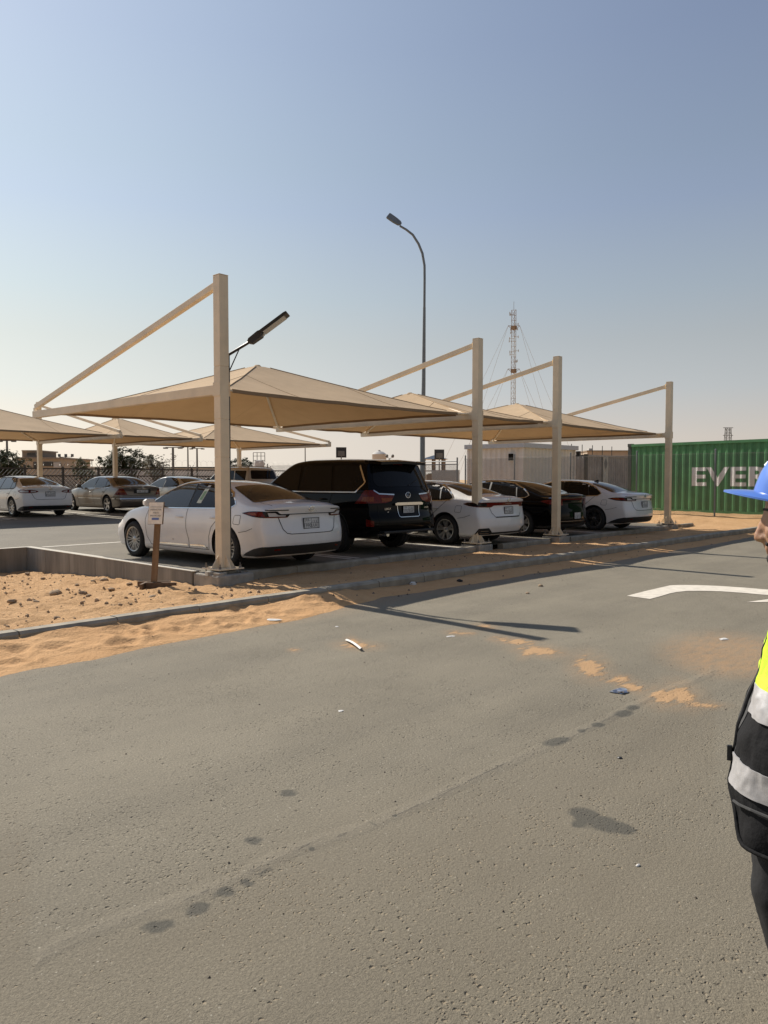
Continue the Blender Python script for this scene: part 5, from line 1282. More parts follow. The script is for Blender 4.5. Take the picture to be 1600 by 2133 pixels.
far_pole(812, 955, 90, .05, 'twin round floodlight beside the white water tank', 'flood2', 'floodlight_mast', 'floodlight')
far_pole(192, 957, 80, .05, 'small street lamp left of the dark tree', None)

# ---- guyed radio mast
M_MASTW = mat('mast_white_steel', (.42, .36, .27), .6); M_MASTR = mat('mast_red_steel', (.27, .19, .12), .6)
MD = 165; p = px_base(1068.5, MD, .2); mst = thing('radio_mast', 'tall guyed lattice radio mast rising beyond the canopies', 'mast', p)
HM = zpx(646, MD) - .2; leg = [Vector((math.cos(a) * .55, math.sin(a) * .55, 0)) for a in (.4, 2.5, 4.6)]
nsec = 34
for band in range(8):
    b = MB(); s0, s1 = int(nsec * band / 8), int(nsec * (band + 1) / 8)
    for s in range(s0, s1):
        z0, z1 = HM * s / nsec, HM * (s + 1) / nsec
        for k in range(3):
            a, c2 = leg[k], leg[(k + 1) % 3]
            b.bar(a + Vector((0, 0, z0)), a + Vector((0, 0, z1)), .07, .07); b.bar(a + Vector((0, 0, z0)), c2 + Vector((0, 0, z1)), .035, .035); b.bar(a + Vector((0, 0, z1)), c2 + Vector((0, 0, z1)), .035, .035)
    b.build('lattice_section', M_MASTR if band % 2 == 1 else M_MASTW, mst, fix=False)
for yy in (679, 769):
    z = zpx(yy, MD) - .2; b = MB()
    for s in (-1, 1): b.bar(Vector((0, 0, z)), RGT * 1.25 * s + Vector((0, 0, z + .05)), .1, .1); b.bar(Vector((0, 0, z - .9)), RGT * 1.25 * s + Vector((0, 0, z)), .08, .08)
    b.bar(FWD * -1.2 + Vector((0, 0, z)), FWD * 1.2 + Vector((0, 0, z)), .1, .1); b.box((0, 0, z - .4), (.9, .9, .7)); b.build('guy_platform', M_MASTR, mst, fix=False)
    for s in (-1, 1):
        for w in (9.5, 13.5): b = MB(); b.tube([RGT * 1.25 * s + Vector((0, 0, z)), RGT * w * s * (1.25 if yy < 700 else 1) + FWD * (w * .4) + Vector((0, 0, 0))], .022, 4); b.build('guy_wire', M_MASTW, mst, fix=False)
for k in range(16):
    z = zpx(random.uniform(650, 765), MD); b = MB(); q = RGT * random.choice((-1, 1)) * random.uniform(.6, 1.0); b.bar(Vector((0, 0, z)), q + Vector((0, 0, z)), .06, .06); b.box(q + Vector((0, 0, z)), (.1, .1, .5)); b.build('antenna', M_MASTW, mst, fix=False)
b = MB(); b.tube([Vector((-.1, 0, HM)), Vector((-.1, 0, HM + 1.8))], .04, 5); b.build('top_rod', M_FAR, mst, fix=False)

# ---- power pylon
PD = 420; p = px_base(1515, PD, 0); py_ = thing('power_pylon', 'distant lattice power pylon above the green container', 'pylon', p)
HP = zpx(891, PD); b = MB()
for s in range(7):
    z0, z1 = HP * s / 7, HP * (s + 1) / 7; w0, w1 = lerp(2.3, 1.1, s / 7), lerp(2.3, 1.1, (s + 1) / 7)
    cs = [(-1, -1), (1, -1), (1, 1), (-1, 1)]
    for k in range(4):
        a = cs[k]; c2 = cs[(k + 1) % 4]; P0 = lambda q, w, z: RGT * q[0] * w + FWD * q[1] * w + Vector((0, 0, z))
        b.bar(P0(a, w0, z0), P0(a, w1, z1), .22, .22); b.bar(P0(a, w0, z0), P0(c2, w1, z1), .14, .14); b.bar(P0(c2, w0, z0), P0(a, w1, z1), .14, .14)
b.build('tower', M_FAR, py_, fix=False)
for z in (HP * .72, HP * .86, HP): b = MB(); b.bar(RGT * -2.7 + Vector((0, 0, z)), RGT * 2.7 + Vector((0, 0, z)), .3, .3); b.build('crossarm', M_FAR, py_, fix=False)

# ---- buildings, walls, tank, gazebo
M_BLDG = mat('sand_render', (.38, .31, .235), .85, var=.12, scale=.6); M_BLDG2 = mat('brown_render', (.24, .195, .15), .85, var=.12, scale=.6); M_WHITEW = mat('white_wall_render', (.50, .48, .45), .8, var=.12, scale=.5)
M_DARKW = mat('dark_window', (.03, .03, .03), .2)
def bbox(root, name, px0, px1, y0, y1, d, depth, m):
    a = pxd(px0, HORIZON, d) - root.location; c2 = pxd(px1, HORIZON, d) - root.location; z1 = zpx(y0, d) - root.location.z; z0 = (zpx(y1, d) if y1 is not None else 0.0) - (root.location.z if y1 is not None else 0)
    b = MB(); c = (a + c2) / 2 + FWD * depth / 2; b.box((c.x, c.y, (z0 + z1) / 2), ((c2 - a).length, depth, z1 - z0), HEAD - R(90)); return b.build(name, m, root)
D = 92; bl = thing('flat_roofed_building', 'sand coloured flat-roofed building with a raised upper block', 'building', px_base(80, D, .2))
bbox(bl, 'wall', 36, 129, 955, None, D, 9, M_BLDG); bbox(bl, 'upper_block', 47, 82, 939.5, 955.2, D + 2, 5, M_BLDG2); bbox(bl, 'roof', 34, 130, 952.5, 956, D - .3, 10, M_BLDG2)
for x0, x1, y0, y1 in ((88, 110, 962, 971), (112, 127, 963, 974), (57, 75, 943, 949), (70, 76, 962, 975)):
    bbox(bl, 'window', x0, x1, y0, y1, D - .12, .2, M_DARKW if x0 < 100 else M_WHITEW)
bbox(bl, 'roof_parapet', 46, 83, 937.5, 940, D + 1.8, 5.4, M_BLDG)
D = 84; w2 = thing('boundary_wall', 'long pale boundary wall with dark coping behind the bare shrub', 'wall', px_base(330, D, .2))
bbox(w2, 'wall_face', 188, 260, 972, None, D - 1, .4, M_WHITEW); bbox(w2, 'wall_face', 260.5, 490, 974.5, None, D, .4, M_WHITEW); bbox(w2, 'coping', 335, 490, 972.5, 975, D - .1, .6, M_DARKW)
D = 135; w3 = thing('low_building', 'low beige building visible over the grey container', 'building', px_base(1265, D, .2)); bbox(w3, 'wall', 1223, 1330, 940, None, D, 8, M_BLDG); bbox(w3, 'roof_edge', 1222, 1331, 938, 940.3, D - .2, 9, M_BLDG2); bbox(w3, 'roof_tank', 1226, 1233, 934, 938, D + 2, 1, M_WHITEW)
D = 120; tk = thing('water_tank', 'white domed water tank behind the black SUV', 'tank', px_base(790, D, .2)); zb = zpx(962, D); zt = zpx(947, D); r = 15 / F * D
b = MB(); b.lathe([(r, 0), (r, zt - .2), (r * 1.03, zt - .15), (r * .6, zt + .22), (r * .12, zt + .36), (0, zt + .38)], 24); b.build('tank_body', M_WHITEW, tk, smooth=40); b = MB(); b.lathe([(0, zt + .5), (.2, zt + .5), (.2, zt + .3)], 8); b.build('hatch', M_WHITEW, tk)
D = 100; tk2 = thing('water_tank', 'small white tank with railed platform left of the SUV roof', 'tank', px_base(540, D, .2)); zt = zpx(962, D); r = 11 / F * D
b = MB(); b.lathe([(r, 0), (r, zt - .4), (r * .8, zt - .05), (0, zt + .05)], 20); b.build('tank_body', M_WHITEW, tk2, smooth=40)
b = MB()
for z in (0, .55, 1.0): b.bar(RGT * -.75 + Vector((0, 0, zt + z)), RGT * .75 + Vector((0, 0, zt + z)), .06, .06)
for k in range(4): b.bar(RGT * (-.75 + .5 * k) + Vector((0, 0, zt - .6)), RGT * (-.75 + .5 * k) + Vector((0, 0, zt + 1.0)), .06, .06)
b.build('railing', M_FAR, tk2, fix=False)
D = 62; gz = thing('gazebo', 'dark roofed open gazebo behind the wire gate', 'gazebo', px_base(905, D, .25)); zt = zpx(963, D); za = zpx(954, D)
for s in (-1, 0, 1):
    b = MB(); b.bar(RGT * .8 * s, RGT * .8 * s + Vector((0, 0, zt)), .14, .14); b.build('post', M_BLDG2, gz)
    b = MB(); b.bar(RGT * .8 * s + FWD * 2, RGT * .8 * s + FWD * 2 + Vector((0, 0, zt)), .14, .14); b.build('post', M_BLDG2, gz)
b = MB(); q = [RGT * sx * 1.1 + FWD * (1 + sy * 1.3) + Vector((0, 0, zt)) for sx, sy in ((-1, -1), (1, -1), (1, 1), (-1, 1))] + [FWD * 1 + Vector((0, 0, za))]; b.add(q, [(0, 1, 4), (1, 2, 4), (2, 3, 4), (3, 0, 4), (3, 2, 1, 0)]); b.build('roof', M_DARKW, gz)
for z in (zt * .35, zt * .68): b = MB(); b.bar(RGT * -.8 + Vector((0, 0, z)), RGT * .8 + Vector((0, 0, z)), .1, .08); b.build('rail', M_BLDG2, gz)
bbox(gz, 'base', 888, 924, 988, None, D - .1, 2.4, M_BLDG2)

# ---- trees and shrubs
M_BARK = mat('bark', (.09, .065, .045), .9, var=.3, scale=8)
def leaf_mat(name, c): return mat(name, c, .7, var=.45, scale=2.2, transl=.25, spec=.2)
M_LEAF = [leaf_mat('leaf_dark', (.055, .062, .028)), leaf_mat('leaf_mid', (.085, .088, .042)), leaf_mat('leaf_dry', (.15, .135, .085))]
def tree(label, px, d, w, ytop, ybot, n, lm, name='tree', cat='tree', seed=1, sparse=.5, flat=.7):
    rnd = random.Random(seed); p = px_base(px, d); t = thing(name, label, cat, p); h = zpx(ytop, d) - p.z; z0 = max(.15, zpx(ybot, d) - p.z)
    tb = MB(); tips = []
    k = 9
    for i in range(k):
        a = rnd.uniform(0, 6.28); rr = w * rnd.uniform(.2, 1.0); zt_ = lerp(z0, h, rnd.uniform(.45, .98) * (1 - .35 * (rr / w) ** 2))
        e = Vector((math.cos(a) * rr, math.sin(a) * rr, zt_)); m = Vector((e.x * .35, e.y * .35, zt_ * .55 + rnd.uniform(-.1, .1)))
        tb.tube([Vector((0, 0, 0)), m * .5 + Vector((0, 0, .1)), m, e], [.11, .08, .05, .015], 6); tips += [e, m.lerp(e, .6), m.lerp(e, .3)]
    tb.build('trunk', M_BARK, t, smooth=60)
    b = MB(); cl = [(q + Vector((rnd.gauss(0, .22), rnd.gauss(0, .22), rnd.gauss(0, .18))) * 1.0, rnd.uniform(.22, .5) * (h - z0) * .42) for q in tips for _ in range(3)]
    for _ in range(n):
        c, s = rnd.choice(cl); u = Vector((rnd.gauss(0, 1), rnd.gauss(0, 1), rnd.gauss(0, .8))) * s * .55
        q = c + u
        if q.z < z0 * .6: continue
        l = rnd.uniform(.07, .16); ax = Vector((rnd.gauss(0, 1), rnd.gauss(0, 1), rnd.gauss(0, .6))).normalized(); sd2 = ax.orthogonal().normalized() * l * .42
        b.add([q - ax * l, q + sd2, q + ax * l, q - sd2], [(0, 1, 2, 3)])
    o = b.build('crown', lm, t, fix=False); return t
tree('dense dark bush in front of the lamp post by the flat-roofed building', 14, 60, 1.25, 943, 985, 3600, M_LEAF[0], seed=3, name='bush', cat='bush')
tree('dark bush against the wall of the flat-roofed building', 38, 62, .75, 957, 985, 1400, M_LEAF[0], seed=5, name='bush', cat='bush')
tree('spreading dark tree behind the far shade post and dish', 232, 66, 1.1, 944, 975, 2400, M_LEAF[0], seed=8)
tree('taller dark tree beside the satellite dish', 277, 66, 1.5, 933, 975, 4200, M_LEAF[0], seed=11)
tree('thin dry grey shrub with upright twigs before the boundary wall', 325, 60, 1.0, 946, 990, 1300, M_LEAF[2], seed=13, name='shrub', cat='shrub')
tree('small green shrub behind the lattice fence', 172, 62, .5, 959, 980, 700, M_LEAF[1], seed=17, name='shrub', cat='shrub')
tree('low green shrub at the foot of the fence posts', 188, 60, .6, 975, 992, 500, M_LEAF[1], seed=19, name='shrub', cat='shrub')
tree('dark tree between corner shade post and small tank', 492, 70, 1.3, 955, 985, 2200, M_LEAF[0], seed=23)
tree('dark rounded tree right behind the small railed tank', 512, 74, .9, 963, 985, 1200, M_LEAF[0], seed=29)
sh = tree('dry grey scrub seen through the gazebo', 903, 68, 1.6, 985, 1000, 700, M_LEAF[2], seed=31, name='scrub', cat='shrub')
# satellite dish on the wall
p = px_base(274, 70, .2); ds = thing('satellite_dish', 'pale round satellite dish in front of the dark tree', 'satellite dish', p); z = zpx(964, 70) - .2
b = MB(); b.tube([(0, 0, 0), (0, 0, z)], .04, 6); b.build('pole', M_FAR, ds)
b = MB(); prof = [(0, 0), (.1, .01), (.22, .05), (.36, .12)]; b.lathe(prof, 20); m = b.mesh('reflector', M_WHITEW); m.transform(Matrix.Translation((0, 0, z)) @ Matrix.Rotation(HEAD - R(60), 4, 'Z') @ Matrix.Rotation(R(70), 4, 'X')); link('reflector', m, ds)
# ================================================================== SIGN, STONES, LITTER, PERSON
# ---- wooden sign on its stand
M_WOOD = mat('weathered_timber', (.17, .105, .058), .85, col2=(.27, .18, .105), scale=9, bump=.4, bscale=40, streak=True)
M_WOODD = mat('dark_timber', (.10, .062, .038), .85, col2=(.19, .12, .07), scale=9, bump=.4, bscale=40)
sb = pxz(320, 1226, -.06); sz = isl(sb.x, sb.y); sg_ = thing('sign_post', 'leaning timber stake with small white parking notice beside retaining wall', 'sign', (sb.x, sb.y, sz - .02))
NZ = (RGT * .02 - FWD).normalized(); RX = Vector((-NZ.y, NZ.x, 0)); 
if RX.dot(RGT) < 0: RX = -RX
lean = RX * .095
b = MB(); b.bar(Vector((0, 0, 0)), lean * .93 + Vector((0, 0, 1.2)), .085, .055, up=tuple(NZ)); b.build('stake', M_WOOD, sg_, bevel=.004)
TB = Matrix((RX, (Vector((0, 0, 1)) + lean / 1.2).normalized(), NZ)).transposed().to_4x4(); TB.translation = lean * .92 + Vector((0, 0, 1.145)) + NZ * .05 - RX * .02
b = MB(); b.box((0, 0, 0), (.225, .335, .03)); m = b.mesh('backing_board', M_WOODD); m.transform(TB); bb_ = link('backing_board', m, sg_)
M_NOTE = mat('notice_paper', (.86, .83, .76), .8, var=.10, scale=14, bump=.3, bscale=50)
b = MB(); n = 8; vs = [(lerp(-.108, .104, i / n), lerp(-.162, .164, j / n), .019 + .003 * fbm(i * .8, j * .7)) for j in range(n + 1) for i in range(n + 1)]
b.add(vs, [(j * (n + 1) + i, j * (n + 1) + i + 1, (j + 1) * (n + 1) + i + 1, (j + 1) * (n + 1) + i) for j in range(n) for i in range(n)]); m = b.mesh('notice', M_NOTE); m.transform(TB); nt_ = link('notice', m, sg_)
M_NINK = mat('faded_ink', (.13, .11, .09), .8)
for k, (tx, yy, s) in enumerate((('PARKING FOR', .052, .030), ('AFBCC', .006, .030), ('EMPLOYEES ONLY', -.038, .030))):
    me = text_mesh(tx, s); w_ = max(v.co.x for v in me.vertices) - min(v.co.x for v in me.vertices); kx = min(1, .165 / w_); me.transform(Matrix.Diagonal((kx, 1, 1, 1))); me.transform(TB @ Matrix.Translation((0, yy, .0245))); me.materials.clear(); me.materials.append(M_NINK); me.name = 'notice_line'; link('notice_line', me, nt_)
b = MB(); b.box((-.002, -.085, .024), (.105, .03, .002)); m = b.mesh('blue_stripe', mat('notice_blue', (.12, .20, .48), .7)); m.transform(TB); link('blue_stripe', m, nt_)
b = MB(); b.box((0, .095, .0236), (.18, .004, .001)); m = b.mesh('notice_rule', M_NINK); m.transform(TB); link('notice_rule', m, nt_)
for c, dx, L in ((Vector((0, 0, .05)) - NZ * -.06, RX * .13, .46), (Vector((0, 0, .05)) + NZ * -.10, RX * -.02, .5)):
    b = MB(); b.bar(c + dx - RX * L / 2, c + dx + RX * L / 2, .04, .095); b.build('foot_plank', M_WOODD, sg_, bevel=.004)
b = MB(); b.bar(Vector((0, 0, .05)) - RX * .13 + NZ * .22, Vector((0, 0, .05)) - RX * .13 - NZ * .16, .04, .085); b.build('cross_plank', M_WOODD, sg_, bevel=.004)

# ---- stones on the sand plot
M_ROCK = mat('pale_stone', (.36, .26, .165), .95, var=.3, scale=10, bump=.6, bscale=30)
def rock_mesh(seed, sub=2):
    bm = bmesh.new(); bmesh.ops.create_icosphere(bm, subdivisions=sub, radius=1)
    rnd = random.Random(seed); o = Vector((rnd.uniform(0, 50), rnd.uniform(0, 50), 0))
    for v in bm.verts:
        k = 1 + .38 * noise.noise(v.co * 1.1 + o) + .16 * noise.noise(v.co * 2.7 + o); v.co = v.co * k; v.co.z *= .62
        v.co.x = round(v.co.x * 4) / 4 * .35 + v.co.x * .65
    me = bpy.data.meshes.new('stone'); bm.to_mesh(me); bm.free(); me.materials.append(M_ROCK); return me
RM = [rock_mesh(s) for s in range(7)]
def sand_z(x, y):
    if y < KV: return drift(x, y) if drift(x, y) > 0 else 0.0
    return isl(x, y) if x < -.33 else strip(x, y)
ST = [(25, 1257, 9, 'brown half-buried stone at the open end of the sand plot'), (115, 1233, 13, 'flat two-lobed pale stone lying mid sand plot'), (172, 1235, 9, 'small pale stone beside the flat two-lobed one'), (232, 1227, 7, 'grey knobbly stone midway along the sand plot'), (217, 1206, 10, 'pale pointed stone leaning near the retaining wall'), (75, 1251, 6, 'flat dark stone between larger ones on the sand'), (160, 1218, 5, 'small dark stone below the retaining wall'), (194, 1210, 5, 'small grey stone by the retaining wall foot'), (317, 1243, 9, 'pale stone at the foot of the sign stand'), (118, 1287, 7, 'dark clod in the middle of the sand plot'), (185, 1239, 5, 'little stone among the mid plot rubble'), (90, 1205, 5, 'small stone on the upper sand plot'), (57, 1196, 5, 'stone near the retaining wall corner'), (270, 1216, 6, 'stone in the rubble row under the wall'), (250, 1254, 5, 'low stone in front of the sign stand'), (330, 1268, 5, 'small stone close to the road kerb')]
for k, (px, py, r, lb) in enumerate(ST):
    p = pxz(px, py + 2, 0.02); 
    for _ in range(6): p = pxz(px, py + 2, sand_z(p.x, p.y))
    s = r / F * topx(p)[2]; o = link('stone', RM[k % 7]); o.location = (p.x, p.y, sand_z(p.x, p.y) + s * .22); o.scale = (s * 1.1, s * .9, s * .85); o.rotation_euler = (0, 0, k * 1.7); tag(o, lb, 'stone', 'loose stones on the sand plot')
rnd = random.Random(5); b = MB(); b2 = MB()
for k in range(2600):
    x = rnd.uniform(-9, -.45); y = rnd.uniform(KV + .2, 6.3)
    if noise.noise(Vector((x * .6, y * .6, 4))) + rnd.uniform(-.35, .35) < -.05: continue
    s = .006 + .028 * rnd.random() ** 3; z = isl(x, y) + s * .2; a = rnd.uniform(0, 6.28)
    q = [Vector((math.cos(a + i * 1.57) * s * rnd.uniform(.7, 1.3), math.sin(a + i * 1.57) * s * rnd.uniform(.7, 1.3), 0)) for i in range(4)]
    c = Vector((x, y, z)); t = c + Vector((rnd.uniform(-.3, .3) * s, rnd.uniform(-.3, .3) * s, s * .9)); b.add([c + v - Vector((0, 0, s * .4)) for v in q] + [c + v * .8 + Vector((0, 0, s * .45)) for v in q] + [t], [(0, 1, 5, 4), (1, 2, 6, 5), (2, 3, 7, 6), (3, 0, 4, 7), (4, 5, 8), (5, 6, 8), (6, 7, 8), (7, 4, 8)])
tag(b.build('rubble', M_ROCK, None, fix=False), 'loose small rubble scattered over the sand plot', 'rubble', kind='stuff')
b = MB()
for k in range(520):
    x = rnd.uniform(-6, 9) if k % 3 else rnd.uniform(-.3, 16); y = rnd.uniform(-9.5, KV - .2) if k % 3 else rnd.uniform(KV - .6, -.3)
    s = rnd.uniform(.003, .008) if k % 3 else rnd.uniform(.006, .022); z = (0 if y < KV else strip(x, y)) if not (KV - 1 < y < KV) else max(0, drift(x, y))
    c = Vector((x, y, z)); q = [Vector((math.cos(i * 1.57 + k) * s * rnd.uniform(.7, 1.4), math.sin(i * 1.57 + k) * s, 0)) for i in range(4)]; b.add([c + v for v in q] + [c + Vector((0, 0, s))], [(0, 1, 4), (1, 2, 4), (2, 3, 4), (3, 0, 4)])
tag(b.build('grit', mat('dark_grit', (.12, .095, .07), .9, var=.5, scale=30), None, fix=False), 'scattered grit and pebbles over road and strip', 'grit', kind='stuff')

# ---- litter on the road
M_PAPER = mat('white_litter', (.62, .60, .56), .7, var=.1, scale=20); M_FOIL = mat('silver_foil', (.55, .56, .60), .25, metal=.8, var=.2, scale=30)
def crumple(name, label, px, py, r, material, h=.5, seed=0, long=1.0, cat='litter'):
    p = pxz(px, py, .004); d = topx(p)[2]; s = r / F * d; bm = bmesh.new(); bmesh.ops.create_icosphere(bm, subdivisions=2, radius=1)
    for v in bm.verts: v.co = v.co * (1 + .5 * noise.noise(v.co * 2.2 + Vector((seed * 7.1, 3, 1)))); v.co = Vector((v.co.x * s * long, v.co.y * s, max(-.3, v.co.z) * s * h))
    me = bpy.data.meshes.new(name); bm.to_mesh(me); bm.free(); me.materials.append(material); o = link(name, me); z = 0.0
    if p.y > KV - 1: z = max(0, drift(p.x, p.y)) if p.y < KV else strip(p.x, p.y)
    o.location = (p.x, p.y, z + s * h * .3); o.rotation_euler = (0, 0, HEAD - R(90) + seed * .3); return tag(o, label, cat, 'bits of litter on the road')
crumple('crumpled_foil', 'crumpled silver foil wrapper beside the orange sand patches', 1291, 1441, 15, M_FOIL, .45, 1, 1.3)
crumple('paper_scrap', 'white paper scrap on the broad dusty sand patch', 1508, 1331, 7, M_PAPER, .25, 2, 1.8)
crumple('paper_scrap', 'small white scrap alone in mid road', 710, 1480, 5, M_PAPER, .25, 3, 1.4)
crumple('paper_scrap', 'white crumpled paper against the road kerb', 860, 1222, 7, M_PAPER, .7, 4)
crumple('pebble', 'pale pebble on the road past the canopy shadow edge', 1126, 1221, 5, M_ROCK, .7, 5, cat='pebble'); crumple('pebble', 'smaller pebble nearer the road beside the pale one', 1099, 1236, 4, M_ROCK, .7, 6, cat='pebble')
crumple('cigarette_end', 'short pale stub lying right of the dark oil stain', 1329, 1802, 6, M_PAPER, .5, 7, .6); crumple('bottle_cap', 'little dark cap lying beyond the long dark stain', 1291, 1578, 5, M_BLACK, .5, 8)
crumple('dark_clod', 'dark clod lying in the shaded sand by the kerb', 958, 1213, 6, C_BLK, .7, 9, cat='clod'); crumple('paper_scrap', 'pale wrapper half buried in sand below the kerb', 565, 1294, 9, M_PAPER, .2, 10, 2.2)
crumple('paper_scrap', 'blue-white scrap near the sand drift end', 702, 1305, 4, M_PAPER, .3, 11); crumple('paper_scrap', 'flat white scrap beside the post shadow', 938, 1325, 5, M_PAPER, .2, 12, 2.0)
a0 = pxz(722, 1333, .012); a1 = pxz(753, 1352, .02); b = MB(); sd2 = (a1 - a0).cross(Vector((0, 0, 1))).normalized() * .016
vs = []
for k in range(9):
    t = k / 8; c = a0.lerp(a1, t) + Vector((0, 0, .012 * math.sin(t * 3.14))); vs += [c - sd2, c + Vector((0, 0, .012)), c + sd2, c - Vector((0, 0, .008))]
b.add(vs, [(i * 4 + e, i * 4 + (e + 1) % 4, i * 4 + 4 + (e + 1) % 4, i * 4 + 4 + e) for i in range(8) for e in range(4)]); tag(b.build('plastic_strip', M_PAPER), 'curved white plastic strip lying on a sand patch', 'litter', 'bits of litter on the road')

# ---- person in hard hat and hi-vis vest (local: +X the way they face, +Y their left, towards the camera)
PP = Vector((CAM.x, CAM.y, 0)) + FWD * 2.12 + RGT * 1.225
per = thing('person', 'person in blue hard hat, black and yellow reflective vest and black trousers', 'person', PP, HEAD + R(90 - 26))
def sph(b, c, r, M=None, n=14):
    vs = []; fs = []; c = Vector(c); r = r if isinstance(r, (tuple, list)) else (r, r, r)
    for i in range(n + 1):
        th = math.pi * i / n
        for k in range(2 * n):
            ph = math.pi * k / n; v = Vector((r[0] * math.sin(th) * math.cos(ph), r[1] * math.sin(th) * math.sin(ph), r[2] * math.cos(th)))
            vs.append(c + (M @ v if M else v))
    m = 2 * n
    for i in range(n):
        for k in range(m): fs.append((i * m + k, (i + 1) * m + k, (i + 1) * m + (k + 1) % m, i * m + (k + 1) % m))
    b.add(vs, fs)
def cap(b, p0, p1, r0, r1, n=10):
    p0 = Vector(p0); p1 = Vector(p1); k = 6; pts = [p0.lerp(p1, i / k) for i in range(k + 1)]
    b.tube(pts, [lerp(r0, r1, i / k) for i in range(k + 1)], n); sph(b, p0, r0, n=8); sph(b, p1, r1, n=8)
def fuse(b, name, material, parent, vox, it=4, rot=None):
    me = b.mesh(name, material); bm = bmesh.new(); bm.from_mesh(me); bmesh.ops.remove_doubles(bm, verts=bm.verts[:], dist=1e-6); bmesh.ops.recalc_face_normals(bm, faces=bm.faces[:]); bm.to_mesh(me); bm.free()
    o = link(name, me); md = o.modifiers.new('r', 'REMESH'); md.mode = 'VOXEL'; md.voxel_size = vox
    dg = bpy.context.evaluated_depsgraph_get(); m2 = bpy.data.meshes.new_from_object(o.evaluated_get(dg)); o.modifiers.clear()
    bm = bmesh.new(); bm.from_mesh(m2)
    for _ in range(it): bmesh.ops.smooth_vert(bm, verts=bm.verts[:], factor=.5, use_axis_x=True, use_axis_y=True, use_axis_z=True)
    for f in bm.faces: f.smooth = True
    bm.to_mesh(m2); bm.free(); m2.materials.clear(); m2.materials.append(material); m2.name = name; o.data = m2; o.parent = parent; return o
HR = Matrix.Rotation(R(-10), 4, 'Z'); HC_ = Vector((.01, 0, 1.42)); HS = .034
HM_ = Matrix.Translation(HC_ + Vector((HS, 0, -.012))) @ HR @ Matrix.Rotation(R(6), 4, 'Y') @ Matrix.Translation(-HC_)
def hp_(x, y, z): return HM_ @ Vector((x, y, z))
M_SKIN = mat('skin', (.36, .205, .125), .5, var=.12, scale=14, bump=.12, bscale=120)
M_SKIN.node_tree.nodes['Principled BSDF'].inputs['Subsurface Weight'].default_value = .12
b = MB(); hM = HM_.to_3x3()
sph(b, hp_(.012, 0, 1.535), (.098, .077, .105), hM); sph(b, hp_(.05, 0, 1.455), (.066, .056, .066), hM); sph(b, hp_(.07, 0, 1.50), (.052, .062, .05), hM)
cap(b, hp_(.112, 0, 1.512), hp_(.134, 0, 1.462), .010, .0135); sph(b, hp_(.132, 0, 1.456), (.016, .014, .013), hM); 
for s in (-1, 1):
    cap(b, hp_(.100, s * .018, 1.530), hp_(.082, s * .052, 1.526), .014, .011); sph(b, hp_(.080, s * .042, 1.472), (.030, .026, .028), hM); sph(b, hp_(.122, s * .014, 1.455), (.012, .009, .009), hM)
    sph(b, hp_(.0, s * .078, 1.49), (.022, .010, .032), hM); sph(b, hp_(.094, s * .031, 1.508), (.013, .015, .011), hM); sph(b, hp_(.02, s * .055, 1.44), (.04, .02, .035), hM)
cap(b, hp_(.110, -.022, 1.427), hp_(.110, .022, 1.427), .008, .008); cap(b, hp_(.107, -.018, 1.414), hp_(.107, .018, 1.414), .009, .009); sph(b, hp_(.092, 0, 1.392), (.024, .026, .02), hM); cap(b, hp_(.112, 0, 1.445), hp_(.112, 0, 1.43), .012, .012)
cap(b, (-.015, 0, 1.27), (.005, 0, 1.42), .062, .054)
sph(b, (0, 0, 1.17), (.105, .155, .17)); sph(b, (.01, 0, 1.0), (.11, .145, .16)); sph(b, (0, 0, .88), (.11, .155, .12))
for s in (-1, 1):
    cap(b, (-.005, s * .08, 1.30), (-.005, s * .185, 1.275), .05, .052); cap(b, (-.005, s * .19, 1.265), (-.03, s * .225, 1.0), .045, .036); cap(b, (-.03, s * .225, 1.0), (.05, s * .235, .79), .037, .025)
    sph(b, (.07, s * .236, .735), (.024, .013, .042), Matrix.Rotation(R(-14), 3, 'Y'))
    for k, (dx, L) in enumerate(((.024, .062), (.008, .07), (-.008, .066), (-.022, .052))):
        p0 = Vector((.078 + dx, s * .237, .70)); p1 = p0 + Vector((.012, -s * .004, -L * .5)); p2 = p1 + Vector((.002, -s * .02, -L * .45)); cap(b, p0, p1, .0088, .0082, 8); cap(b, p1, p2, .0082, .007, 8)
    cap(b, (.088, s * .232, .755), (.112, s * .222, .725), .0105, .0095, 8); cap(b, (.112, s * .222, .725), (.118, s * .212, .69), .0095, .0078, 8)
    cap(b, (.0, s * .085, .85), (.06, s * .092, .47), .078, .052); cap(b, (.06, s * .092, .47), (-.05, s * .095, .09), .048, .034); cap(b, (-.07, s * .095, .06), (.0, s * .105, .03), .03, .024)
fuse(b, 'body', M_SKIN, per, .0062, 2)
M_HAIR = mat('dark_hair', (.012, .010, .009), .7, var=.3, scale=40, bump=.5, bscale=200)
b = MB(); sph(b, hp_(-.028, 0, 1.49), (.080, .076, .075), hM); fuse(b, 'hair', M_HAIR, per, .01, 2)
b = MB(); sph(b, hp_(.083, 0, 1.394), (.037, .036, .026), hM); cap(b, hp_(.06, .05, 1.41), hp_(.1, .02, 1.398), .014, .014); cap(b, hp_(.06, -.05, 1.41), hp_(.1, -.02, 1.398), .014, .014); cap(b, hp_(.1085, -.024, 1.4375), hp_(.1085, .024, 1.4375), .0085, .0085); fuse(b, 'beard', M_HAIR, per, .006, 2)
for s in (-1, 1):
    b = MB(); sph(b, hp_(.0995, s * .031, 1.508), .0085); b.build('eye', mat('eye_dark', (.03, .02, .015), .15), per, smooth=60); b = MB(); cap(b, hp_(.109, s * .018, 1.536), hp_(.091, s * .052, 1.534), .0050, .0035); b.build('eyebrow', M_HAIR, per, smooth=60)
